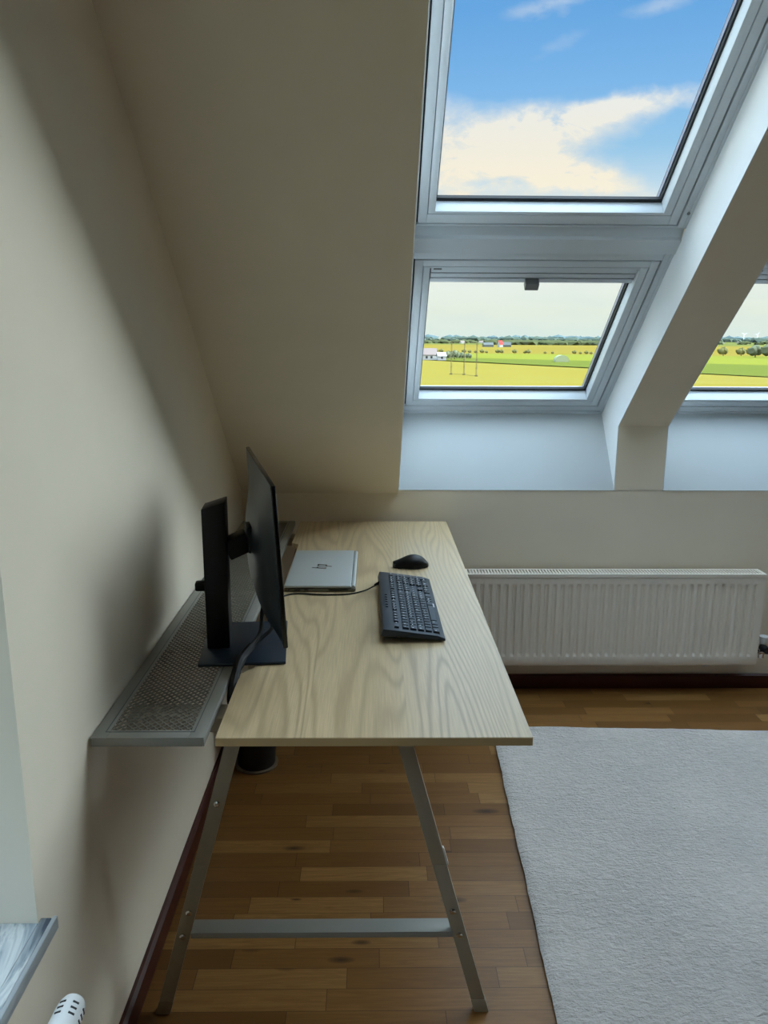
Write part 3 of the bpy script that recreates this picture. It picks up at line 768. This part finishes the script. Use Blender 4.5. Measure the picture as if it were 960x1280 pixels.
for x0, dd in ((KX[2], KX[4] - KX[2] - 0.003), (KX[4], KX[5] - KX[4] + KH)):
    key(x0, (15 + 0.25 + 3 + 0.25 + 3) * U, (15 + 0.25 + 3 + 0.25 + 4) * U, dd)
for i in range(6):
    key(0.013, (7.5 + i * 1.0) * U, (8.3 + i * 1.0) * U, 0.008, 'media_key', M['key'], 0.003)
# pale legends on the caps
lg_ = MB(MK)
random.seed(3)
for r_i, x0 in enumerate(KX):
    nkeys = 23
    for i in range(nkeys):
        if random.random() < 0.25: continue
        yy = -KL + 0.015 + (i + 0.45 + random.random() * 0.15) * U
        dpt = KH if r_i else 0.0125
        a_ = 0.0022 + random.random() * 0.001
        xx = x0 + dpt * 0.30
        if r_i == 5 and 3.5 < i < 10.5: continue
        lg_.box((xx, yy - a_, kz1 - 0.0001), (xx + a_ * 1.3, yy + a_ * 0.4, kz1 + 0.0002))
lg_.build('key_legends', M['legend'], kb, smooth=False, kind='stuff')
lgo = MB(MK); lgo.box((KWID - 0.014, -KL * 0.56, 0.0002), (KWID - 0.009, -KL * 0.56 + 0.028, 0.0012)); lgo.build('maker_mark', M['legend'], kb)
kcab = MB(); kcab.tube(bez([(0.022, 2.236, TZ + 0.026), (0.002, 2.234, TZ + 0.014), (-0.025, 2.226, TZ + 0.0035), (-0.075, 2.197, TZ + 0.0025), (-0.150, 2.192, TZ + 0.0025), (-0.215, 2.203, TZ + 0.0025), (-0.250, 2.188, TZ + 0.003), (-0.276, 2.14, TZ + 0.003), (-0.288, 2.10, TZ - 0.01), (-0.286, 2.06, TZ - 0.035), (-0.24, 2.0, TZ - 0.04)], 12), 0.0022, 8)
kcab.build('cord', M['cable'], kb, label='thin black cord')
st = MB(); st.tube([(0.022, 2.236, TZ + 0.026), (0.006, 2.234, TZ + 0.018)], [0.0055, 0.0035], 10); st.build('strain_relief', M['black'], kb)

# ------------------------------------------------------------------ mouse (long axis across the desk, buttons to the left)
ms = empty('mouse', (0.125, 2.49, TZ), 'black wireless computer mouse lying beyond the keyboard on the desk', 'mouse')
b = bmesh.new(); NS, NA = 22, 28; rings_ = []
LM, WM, HM = 0.118, 0.072, 0.041
for i in range(NS + 1):
    t = i / NS; x = -LM / 2 + LM * t
    wdt = WM / 2 * (max(0.0, math.sin(math.pi * (0.07 + 0.88 * t))) ** 0.42) * (0.86 + 0.14 * math.cos(2 * math.pi * (t - 0.62)))
    if i in (0, NS): wdt *= 0.5
    hgt = HM * (0.30 + 0.70 * math.sin(math.pi * min(1, (t * 0.86 + 0.06))) ** 1.0) * (1 if t < 0.97 else 0.75)
    hgt = HM * (0.42 + 0.58 * math.exp(-((t - 0.58) / 0.42) ** 2)) * (1 - 0.55 * max(0, (t - 0.78) / 0.22) ** 2)
    row = []
    for j in range(NA + 1):
        a_ = math.pi * j / NA
        y = wdt * math.cos(a_) * (1.0 + 0.06 * math.sin(a_)); z = 0.003 + (hgt - 0.003) * (max(0, math.sin(a_)) ** 0.62)
        row.append(b.verts.new((x, y, z)))
    row += [b.verts.new((x, -wdt * 0.93, 0.0012)), b.verts.new((x, wdt * 0.93, 0.0012))]
    rings_.append(row)
n_ = len(rings_[0])
for i in range(NS):
    for j in range(n_):
        b.faces.new((rings_[i][j], rings_[i][(j + 1) % n_], rings_[i + 1][(j + 1) % n_], rings_[i + 1][j]))
b.faces.new(rings_[0][::-1]); b.faces.new(rings_[-1])
bmesh.ops.recalc_face_normals(b, faces=b.faces[:])
MM = Matrix.Translation((0.126, 2.487, TZ)) @ Matrix.Rotation(R(6), 4, 'Z')
mb = MB(MM); mb._merge(b); mb.build('body', M['black'], ms)
wh = MB(MM); wh.tube([(-0.030, -0.0035, 0.0135), (-0.030, 0.0035, 0.0135)], 0.0105, 20); wh.build('scroll_wheel', M['rubber'], ms)
sp_ = MB(MM); sp_.box((-0.058, -0.0008, 0.016), (-0.044, 0.0008, 0.0195)); sp_.build('button_gap', M['port'], ms)
for gx in (-0.045, 0.03):
    sk = MB(MM); sk.box((gx, -0.02, 0), (gx + 0.015, 0.02, 0.002)); sk.build('glide_pad', M['rubber'], ms)

# ------------------------------------------------------------------ radiator under the roof window
RX0, RX1, RZ0, RZ1, RYF = 0.22, 1.62, 0.145, 0.545, 3.068
rad = empty('radiator', ((RX0 + RX1) / 2, YK, RZ0), 'white ribbed panel radiator under the roof windows on the far wall', 'radiator')
b = bmesh.new(); NX = 420; pitch = 1 / 30.0
zs = [0, 0.006, 0.04, 0.046, 0.052] + [0.052 + (0.348 - 0.052) * i / 10 for i in range(1, 10)] + [0.348, 0.354, 0.360, 0.394, 0.400]
grid = []
for i in range(NX + 1):
    x = RX0 + (RX1 - RX0) * i / NX; row = []
    ph = ((x - RX0 - 0.03) / pitch) % 1.0
    # flat land with a pressed vertical channel
    ch2 = 0.5 - 0.5 * math.cos(2 * math.pi * ph); ch2 = min(1.0, max(0.0, (ch2 - 0.22) / 0.35))
    inside = 1.0 if RX0 + 0.03 < x < RX1 - 0.03 else 0.0
    for z in zs:
        mz = 1.0 if 0.052 <= z <= 0.348 else (0.5 if (abs(z - 0.046) < 0.002 or abs(z - 0.354) < 0.002) else 0.0)
        e = 0.003 if z in (0, 0.400) else 0.0
        row.append(b.verts.new((x, RYF + 0.010 * (1 - ch2) * mz * inside + e, RZ0 + z)))
    grid.append(row)
for i in range(NX):
    for j in range(len(zs) - 1):
        b.faces.new((grid[i][j], grid[i + 1][j], grid[i + 1][j + 1], grid[i][j + 1]))
fp = MB(); fp._merge(b)
fp.box((RX0, RYF + 0.0105, RZ0), (RX1, RYF + 0.02, RZ1 - 0.004))
fp.build('front_panel', M['rad_white'], rad)
bp = MB(); bp.box((RX0 + 0.01, RYF + 0.062, RZ0 + 0.01), (RX1 - 0.01, RYF + 0.074, RZ1 - 0.01), 0.003); bp.build('back_panel', M['rad_white'], rad)
fn = MB()
for i in range(70):
    x = RX0 + 0.02 + (RX1 - RX0 - 0.04) * i / 69
    fn.box((x - 0.0006, RYF + 0.02, RZ0 + 0.03), (x + 0.0006, RYF + 0.062, RZ1 - 0.03))
fn.build('convector_fins', M['rad_white'], rad, smooth=False)
gr = MB()
gr.box((RX0 - 0.002, RYF - 0.003, RZ1 - 0.012), (RX1 + 0.002, RYF - 0.001, RZ1 + 0.001), 0.0006)
gr.box((RX0 - 0.002, RYF - 0.003, RZ1 - 0.001), (RX1 + 0.002, RYF + 0.014, RZ1 + 0.001), 0.0006)
gr.box((RX0 - 0.002, RYF + 0.066, RZ1 - 0.012), (RX1 + 0.002, RYF + 0.078, RZ1 + 0.001), 0.0006)
gr.box((RX0 - 0.002, RYF + 0.014, RZ1 - 0.001), (RX0 + 0.012, RYF + 0.066, RZ1 + 0.001)); gr.box((RX1 - 0.012, RYF + 0.014, RZ1 - 0.001), (RX1 + 0.002, RYF + 0.066, RZ1 + 0.001))
for i in range(108):
    x = RX0 + 0.018 + (RX1 - RX0 - 0.036) * i / 107
    gr.box((x - 0.0028, RYF + 0.013, RZ1 - 0.0012), (x + 0.0028, RYF + 0.067, RZ1 + 0.0008))
gr.build('top_grille', M['rad_white'], rad, smooth=False)
for sx in (RX0 - 0.002, RX1):
    sd = MB(); sd.box((sx, RYF + 0.003, RZ0 + 0.012), (sx + 0.002, RYF + 0.074, RZ1 - 0.012)); sd.build('side_panel', M['rad_white'], rad)
for xx in (0.5, 1.34):
    br = MB(); br.box((xx - 0.015, RYF + 0.072, 0.2), (xx + 0.015, YK - 0.0003, 0.5), 0.002); br.build('wall_bracket', M['rad_white'], rad)
dp = MB(); dp.tube([(1.42, RYF + 0.03, RZ0 - 0.012), (1.42, RYF + 0.03, RZ0 + 0.01)], 0.008, 12); dp.box((1.40, RYF + 0.012, RZ0 - 0.010), (1.425, RYF + 0.026, RZ0 - 0.004), 0.002)
dp.build('drain_plug', M['plastic_white'], rad)
# valve at its lower right corner, pipes into the wall
vy = RYF + 0.035
vb = MB(); vb.tube([(RX1 - 0.002, vy, 0.195), (RX1 + 0.020, vy, 0.195), (RX1 + 0.022, vy, 0.195), (RX1 + 0.048, vy, 0.195)], [0.009, 0.009, 0.014, 0.014], 16)
vb.tube([(RX1 + 0.034, vy, 0.165), (RX1 + 0.034, vy, 0.225)], 0.012, 6)
vb.tube([(RX1 + 0.034, vy, 0.180), (RX1 + 0.034, YK - 0.0005, 0.180)], 0.008, 12)
valve = vb.build('valve', M['chrome'], rad, label='chrome valve body')
vh = MB(); vh.tube([(RX1 + 0.034, vy - 0.005, 0.215), (RX1 + 0.034, vy - 0.05, 0.215)], [0.016, 0.014], 20); vh.build('valve_cap', M['rubber'], valve, label='dark valve cap')
wc = MB(); wc.tube([(RX1 + 0.040, vy, 0.225), (RX1 + 0.040, vy, 0.262)], [0.014, 0.020], 20); wc.build('thermostat_collar', M['plastic_white'], valve)

# ------------------------------------------------------------------ radiator under the niche window with the thermostat head
r2d = empty('radiator', (-0.47, 0.4, 0.14), 'white radiator below the marble sill with a slotted white thermostat head', 'radiator')
bd = MB(); bd.box((-0.50, -0.30, 0.14), (-0.40, 0.70, 0.52), 0.006); bd.build('body', M['rad_white'], r2d)
for by in (0.0, 0.55):
    bk = MB(); bk.box((XL + 0.0003, by, 0.2), (-0.499, by + 0.04, 0.48)); bk.build('wall_bracket', M['rad_white'], r2d)
TY, TZ2, TX = 0.93, 0.502, -0.452
vb = MB(); vb.tube([(TX, 0.695, TZ2), (TX, 0.80, TZ2), (TX, 0.802, TZ2), (TX, 0.86, TZ2), (TX, 0.87, TZ2), (TX, TY - 0.04, TZ2)], [0.009, 0.009, 0.015, 0.015, 0.018, 0.018], 20)
vb.build('valve', M['chrome'], r2d, label='chrome valve body')
th_ = MB(); th_.tube([(TX, 0.886, TZ2), (TX, 0.888, TZ2), (TX, 0.900, TZ2), (TX, 0.985, TZ2), (TX, 0.998, TZ2), (TX, 1.006, TZ2), (TX, 1.010, TZ2)], [0.0235, 0.0245, 0.0235, 0.0215, 0.0200, 0.0165, 0.009], 40)
tho = th_.build('thermostat_head', M['plastic_white'], r2d, label='white slotted thermostat head')
rg = MB(); rg.tube([(TX, 0.912, TZ2), (TX, 0.9135, TZ2), (TX, 0.9165, TZ2), (TX, 0.918, TZ2)], [0.0235, 0.0243, 0.0243, 0.0235], 40); rg.build('dark_ring', M['cladding'], tho)
for ang in (58, 112, 4, -50):
    for q in range(3):
        yy = 0.968 + q * 0.010
        rr = 0.0226 - 0.0004 * q
        s_ = MB(Matrix.Translation((TX, yy, TZ2)) @ Matrix.Rotation(R(-(ang - 90)), 4, 'Y'))
        s_.box((-0.0048, -0.0015, rr - 0.006), (0.0048, 0.0015, rr - 0.0001)); s_.build('slot', M['port'], tho)

# ------------------------------------------------------------------ rug
rug_o = Vector((0.40, 0.0, 0))
nx_, ny_ = 150, 220
RXA, RXB, RYA, RYB2 = 0.0, 1.50, 0.4, 2.80
rot = R(-2.3)
b = bmesh.new(); gridt = []
import mathutils
def rp(x, y, z):
    return ((x * math.cos(rot) - y * math.sin(rot)) + 0.352, (x * math.sin(rot) + y * math.cos(rot)) + 0.0, z)
for i in range(nx_ + 1):
    row = []
    for j in range(ny_ + 1):
        fx_ = i / nx_; x = RXA + (RXB - RXA) * fx_; y = RYA + (RYB2 - RYA) * j / ny_
        nz = mathutils.noise.noise(Vector((x * 6, y * 6, 0))) * 0.002 + mathutils.noise.noise(Vector((x * 28, y * 45, 3))) * 0.0016
        edge = min(x - RXA, RYB2 - y, 0.02) / 0.02
        wob = 0.004 * mathutils.noise.noise(Vector((0, y * 7, 1))) + 0.002 * mathutils.noise.noise(Vector((0, y * 25, 1)))
        lift = 0.004 * max(0, mathutils.noise.noise(Vector((0.5, y * 4.5, 9)))) * max(0, 1 - x / 0.1)
        row.append(b.verts.new(rp(x + wob * (1 - min(1, x / 0.1)), y, 0.011 + 0.009 * max(0, edge) ** 0.5 + nz + lift)))
    gridt.append(row)
for i in range(nx_):
    for j in range(ny_):
        b.faces.new((gridt[i][j], gridt[i + 1][j], gridt[i + 1][j + 1], gridt[i][j + 1]))
rugr = empty('rug', (1.6, 0.8, 0), 'large pale greyish plush rug on the oak floor right of the desk', 'rug')
tp = MB(); tp._merge(b); tp.build('pile', M['rug'], rugr)
b = bmesh.new(); lo = []; hi_ = []
for j in range(ny_ + 1):
    v_ = gridt  # outline recomputed below
b.free()
bkv = []; 
bb = MB(); bb.prism([rp(0.003, RYA, 0)[:2], rp(RXB, RYA, 0)[:2], rp(RXB, RYB2 - 0.002, 0)[:2], rp(0.003, RYB2 - 0.002, 0)[:2]], 2, 0.0005, 0.0112); bb.build('backing', M['rug_back'], rugr, smooth=False, label='dark backing edge')

# ------------------------------------------------------------------ dark bin under the desk
bn = empty('waste_bin', (-0.412, 2.545, 0), 'dark rounded bin with a paler rim on the floor under the desk', 'bin')
b0 = MB(); b0.tube([(-0.412, 2.545, 0.004), (-0.412, 2.545, 0.010), (-0.412, 2.545, 0.24)], [0.062, 0.066, 0.085], 40); b0.build('body', M['bin_dark'], bn)
b1_ = MB(); b1_.tube([(-0.412, 2.545, 0.0), (-0.412, 2.545, 0.008)], [0.074, 0.077], 40); b1_.build('base_ring', M['bin_rim'], bn, label='paler ring around the foot')

# ------------------------------------------------------------------ outdoors
G = -12.0
def ground_poly(name, pts, m_, dz_, label, cat='field'):
    mb_ = MB(); mb_.prism(pts, 2, G + dz_ - 0.25, G + dz_)
    return mb_.build(name, m_, None, smooth=False, label=label, cat=cat, kind='stuff', origin=(sum(p[0] for p in pts) / len(pts), sum(p[1] for p in pts) / len(pts), G))
f_y = field_mat('ripe_field', srgb(202, 180, 78), srgb(218, 198, 98))
f_d = field_mat('green_field', srgb(152, 162, 72), srgb(166, 174, 82))
f_l = field_mat('light_green_field', srgb(186, 190, 76), srgb(202, 202, 88))
f_o = field_mat('golden_field', srgb(196, 170, 76), srgb(214, 190, 92), (0.01, 0.03, 1))
f_g = field_mat('far_field', srgb(150, 160, 84), srgb(176, 176, 100), (0.004, 0.01, 1))
MB().box((-9000, 30, G - 3), (9000, 9000, G - 0.5)).build('ground', f_g, kind='structure', smooth=False)
def line_y(p, q, x): return p[1] + (q[1] - p[1]) * (x - p[0]) / (q[0] - p[0])
def band(pq_near, pq_far, xa, xb):
    return [(xa, line_y(*pq_near, xa)), (xb, line_y(*pq_near, xb)), (xb, line_y(*pq_far, xb)), (xa, line_y(*pq_far, xa))]
# field boundaries as world lines
L1 = ((32.4, 505.8), (144.9, 289.5)); L2 = ((36.4, 568.7), (209.4, 419.6)); L3 = ((45.9, 717.2), (316.0, 634.7)); L4 = ((-2000, 1750), (3000, 1320))
ground_poly('ripe_field', [(-400, 31), (400, 31), (400, 40), (276, 40), L1[1], L1[0], (-60, 683.4), (-400, 683)], f_y, 0.0, 'wide pale yellow ripe field nearest the house', 'field')
ground_poly('green_field', [(276, 40), (600, 40), (600, 90), L2[1], L2[0], (-60, 652), (-60, 683.4), L1[0], L1[1]], f_d, 0.02, 'mid green strip of field just beyond the pale yellow field', 'field')
ground_poly('light_green_field', [(600, 90), (900, 200), (900, 456), L3[1], L3[0], (-300, 822.9), (-300, 700), (-60, 652), L2[0], L2[1]], f_l, 0.0, 'bright yellow-green field in front of the hedgerow', 'field')
ground_poly('golden_field', [(-900, 1006), L3[0], L3[1], (1500, 273), (3500, 300), (3500, 1277), (-1400, 1700)], f_o, 0.02, 'golden field between the hedgerow and the distant woods', 'field')

def blob_mesh(rx, rz, seed, subdiv=2, rough=0.22):
    b = bmesh.new(); bmesh.ops.create_icosphere(b, subdivisions=subdiv, radius=1.0)
    for v in b.verts:
        n_ = mathutils.noise.noise(v.co * 2.2 + Vector((seed * 3.1, seed, 0)))
        v.co *= 1 + rough * n_ * 2
        v.co.x *= rx; v.co.y *= rx; v.co.z *= rz
    return b
leafA = leaf_mat('hedge_leaves', srgb(180, 176, 110), srgb(202, 194, 124))
leafB = leaf_mat('tree_leaves', srgb(164, 174, 140), srgb(186, 190, 150))
bark = mat('bark', srgb(90, 76, 60), 0.9)
def make_tree(kind, m_):
    root = empty(kind, (0, 0, G), None, 'tree')
    cr = MB()
    for q in range(3):
        cr._merge(blob_mesh(2.6 - 0.4 * q, 2.3, q + len(kind), 2), Matrix.Translation(((q - 1) * 1.7, 0.3 * q, 3.2 + 0.9 * (q % 2))))
    cr.build('crown', m_, root).location = (0, 0, 0)
    tr = MB(); tr.tube([(0, 0, 0), (0, 0, 2.4)], [0.35, 0.22], 8); tr.build('trunk', bark, root).location = (0, 0, 0)
    return root
def copy_tree(o, loc, s):
    c = o.copy(); C.objects.link(c); c.location = loc; c.scale = (s, s, s)
    for ch in o.children:
        d = ch.copy(); C.objects.link(d); d.parent = c
    return c
pa = make_tree('hedgerow_tree', leafA)
random.seed(11)
spots = []
# along the hedgerow (world line L3) and around the farm
for i in range(34):
    x = 40 + i * 4.6 + random.uniform(-1.5, 1.5)
    if random.random() < 0.22 and i > 12: continue
    spots.append((x, line_y(*L3, x) + 4, random.uniform(0.3, 0.62)))
for x in (240, 262, 286, 300, 312, 322, 330): spots.append((x, line_y(*L3, x) + random.uniform(0, 20), random.uniform(0.8, 1.4)))
tl = 'small green-brown tree in the hedgerow across the fields'
first = True
for (x, y, s) in spots:
    if first: o = pa; o.location = (x, y, G); o.scale = (s, s, s); first = False
    else: o = copy_tree(pa, (x, y, G), s)
    tag(o, tl, 'tree', 'trees along the hedgerow')
pb = make_tree('farm_tree', leafB); fs = [(24, 520, 1.0), (29, 525, 1.3), (47, 505, 0.8), (52, 508, 0.9), (57, 512, 0.7), (62, 515, 0.6)]
for i, (x, y, s) in enumerate(fs):
    if i == 0: o = pb; o.location = (x, y, G); o.scale = (s,) * 3
    else: o = copy_tree(pb, (x, y, G), s)
    tag(o, ['leafy tree behind the left end of the white farmhouse', 'tallest leafy tree behind the white farmhouse roof', 'bush nearest the right side of the white farm annex', 'second bush right of the white farm annex', 'third bush right of the white farm annex', 'last and smallest bush right of the white farm annex'][i], 'tree', 'trees around the farmhouse')
pc_ = make_tree('field_tree', leafB)
for i, (x, y, s) in enumerate([(289, 600, 1.5), (296, 592, 1.7), (303, 585, 1.4), (311, 590, 1.6)]):
    if i == 0: o = pc_; o.location = (x, y, G); o.scale = (s,) * 3
    else: o = copy_tree(pc_, (x, y, G), s)
    tag(o, ['leftmost', 'second from left', 'third from left', 'rightmost'][i] + ' of the four bushy trees clumped together in the right-hand window', 'tree', 'clump of trees seen through the right-hand window')
# distant woodland belts: countless trees
def belt(name, y0, y1, x0, x1, n, h0, h1, m_, label):
    mbb = MB(); random.seed(n)
    for i in range(n):
        x = random.uniform(x0, x1); y = random.uniform(y0, y1); h = random.uniform(h0, h1)
        mbb._merge(blob_mesh(h * random.uniform(1.2, 3.2), h, i * 0.37, 1), Matrix.Translation((x, y, G + h * 0.3)))
    return mbb.build(name, m_, None, label=label, cat='woodland', kind='stuff', origin=((x0 + x1) / 2, (y0 + y1) / 2, G))
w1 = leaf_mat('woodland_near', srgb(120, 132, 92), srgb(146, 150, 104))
w2 = leaf_mat('woodland_mid_hazed', srgb(120, 142, 128), srgb(146, 158, 138))  # distance haze painted into the leaf colour
w3 = leaf_mat('woodland_far_hazed', srgb(140, 166, 168), srgb(158, 180, 180))  # stronger haze painted in, paler and bluer
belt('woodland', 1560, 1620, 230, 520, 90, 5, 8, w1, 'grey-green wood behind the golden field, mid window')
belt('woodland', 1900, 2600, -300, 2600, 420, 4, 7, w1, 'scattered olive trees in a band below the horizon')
belt('woodland', 3000, 4200, -500, 4800, 360, 9, 16, w2, 'belt of woods near the horizon, haze painted blue-green')
belt('woodland', 5200, 7000, -900, 7500, 330, 16, 28, w3, 'line of woods right on the horizon, haze painted palest blue')
# houses
hw = mat('render_white', srgb(172, 170, 164), 0.8); hr = mat('roof_greyrose', srgb(128, 112, 106), 0.8); hred = mat('roof_red', srgb(170, 50, 40), 0.8); hgrey = mat('barn_grey', srgb(88, 92, 90), 0.8)
hwin = mat('dark_pane', srgb(40, 44, 50), 0.3)
def house(x, y, w, d, h, rh, wm, rm, label, nm='farmhouse', ang=0, group=None, wins=True):
    root = empty(nm, (x, y, G), label, 'building', group)
    root.rotation_euler = (0, 0, ang)
    a_ = MB(); a_.box((-w / 2, -d / 2, 0), (w / 2, d / 2, h)); a_.prism([(-d / 2, h), (d / 2, h), (0, h + rh * 0.95)], 0, -w / 2, w / 2)
    o = a_.build('wall', wm, root, smooth=False); o.location = (0, 0, 0)
    b_ = MB()
    b_.prism([(-d / 2 - 0.4, h - 0.3), (0, h + rh), (d / 2 + 0.4, h - 0.3), (d / 2 + 0.4, h - 0.05), (0, h + rh + 0.3), (-d / 2 - 0.4, h - 0.05)], 0, -w / 2 - 0.3, w / 2 + 0.3)
    o = b_.build('roof', rm, root, smooth=False); o.location = (0, 0, 0)
    if wins:
        for i in range(int(w // 3.2)):
            c_ = MB(); xx = -w / 2 + 1.8 + i * 3.0; c_.box((xx, -d / 2 - 0.05, 0.9), (xx + 1.2, -d / 2 + 0.1, 2.3)); q = c_.build('window', hwin, root); q.location = (0, 0, 0)
    return root
house(34.5, 492, 9, 7, 3.2, 3.6, hw, hr, 'white farmhouse with greyish rose roof at the left of the window view', ang=0.15)
house(41.5, 484, 5, 6, 2.6, 1.9, hw, hw, 'low white annex right of the farmhouse', 'farm_annex', 0.1)
house(186.5, 1172, 5.5, 8, 4.0, 5.5, hw, hred, 'small red-roofed house in the golden field', ang=0.3, wins=False)
house(172, 1195, 15, 9, 3, 3.5, hgrey, hgrey, 'grey barn left of the red-roofed house', 'barn', 0.1, wins=False)
house(200, 1200, 14, 9, 3, 4.0, hgrey, hgrey, 'grey barn right of the red-roofed house', 'barn', -0.1, wins=False)
for i, (x, y) in enumerate([(270, 2000), (300, 2080), (212, 1900), (395, 2150), (470, 1990), (500, 2230), (1010, 2300), (1100, 2400), (350, 1700)]):
    house(x, y, 10, 8, 3, 3, hw, hr, 'tiny white house in the distant village near the horizon', 'village_house', 0.2 * i, 'distant village houses', wins=False)
# three guyed masts with a line between them
steel = mat('mast_timber', srgb(112, 100, 62), 0.8)
ml = ['leftmost of the three slender masts in the yellow field', 'middle one of the three slender masts in the yellow field', 'rightmost of the three slender masts in the yellow field']
for i, (x, y) in enumerate([(29.3, 297.7), (33.7, 294.0), (36.9, 283.5)]):
    root = empty('mast', (x, y, G), ml[i], 'mast')
    mm_ = MB(); hh = 11.9
    for sx, sy in ((-0.22, -0.22), (0.22, -0.22), (0, 0.25)):
        mm_.tube([(sx, sy, 0), (sx * 0.8, sy * 0.8, hh)], 0.045, 5)
    nseg = 13
    for q in range(nseg):
        z0 = hh * q / nseg; z1 = hh * (q + 1) / nseg
        mm_.tube([(-0.22, -0.22, z0), (0.22, -0.22, z1)], 0.035, 4); mm_.tube([(0.22, -0.22, z0), (0, 0.25, z1)], 0.035, 4)
        if q % 3 == 0: mm_.box((-0.3, -0.3, z0), (0.3, 0.3, z0 + 0.28))
    o = mm_.build('lattice', steel, root, smooth=False); o.location = (0, 0, 0)
    ft_ = MB(); ft_.box((-0.5, -0.5, 0), (0.5, 0.5, 0.45), 0.05); o = ft_.build('footing', steel, root); o.location = (0, 0, 0)
wr = MB()
wr.tube([(27, 299.5, G + 11.7), (29.3, 297.7, G + 11.85), (33.7, 294.0, G + 11.85), (36.9, 283.5, G + 11.85)], 0.06, 5)
wr.tube(bez([(29.3, 297.7, G + 0.4), (31.5, 296, G + 0.15), (33.7, 294.0, G + 0.4), (35.3, 289, G + 0.1), (36.9, 283.5, G + 0.3)], 6), 0.05, 5)
wr.build('mast_wire', steel, None, label='thin wires strung between the three masts', cat='wire', origin=(31, 296, G + 11.7))
# pale arched solid in the green field, standing in for a white blob
arch_mb = MB(); bq = bmesh.new(); 
pts = []
for i in range(13):
    a_ = math.pi * i / 12; pts.append((4.0 * math.cos(a_), 3.9 * math.sin(a_) ** 0.8 if 0 < i < 12 else 0))
arch_mb.prism(pts, 1, -3, 3)
pt_m = mat('pale_arch_skin', srgb(150, 154, 118), 0.9)
arch_mb.build('pale_arch', pt_m, None, smooth=False, label='small pale arch in the green field, stand-in for a white blob', cat='outdoor_shape').location = (109.3, 462, G)
# wind turbines
tw = mat('turbine_white', srgb(238, 240, 240), 0.5)
def turbine(x, y, s, label, ph):
    root = empty('wind_turbine', (x, y, G), label, 'wind turbine')
    a_ = MB(); a_.tube([(0, 0, 0), (0, 0, 30 * s)], [1.5 * s, 0.9 * s], 10); o = a_.build('tower', tw, root); o.location = (0, 0, 0)
    n_ = MB(); n_.box((-1.4 * s, -2.5 * s, 29.2 * s), (1.4 * s, 2.5 * s, 31.6 * s), 0.4 * s); o = n_.build('nacelle', tw, root); o.location = (0, 0, 0)
    for q in range(3):
        an = ph + q * 2 * math.pi / 3; b_ = MB()
        d = Vector((math.cos(an), 0, math.sin(an)))
        c0 = Vector((0, -2.8 * s, 30.4 * s)); b_.tube([c0, c0 + d * 3 * s, c0 + d * 15 * s], [0.7 * s, 1.0 * s, 0.25 * s], 6); o = b_.build('blade', tw, root); o.location = (0, 0, 0)
turbine(1858, 4000, 1.15, 'left wind turbine on the horizon seen through the right-hand window', 0.5)
turbine(1925, 4000, 1.15, 'right wind turbine on the horizon seen through the right-hand window', 0.9)
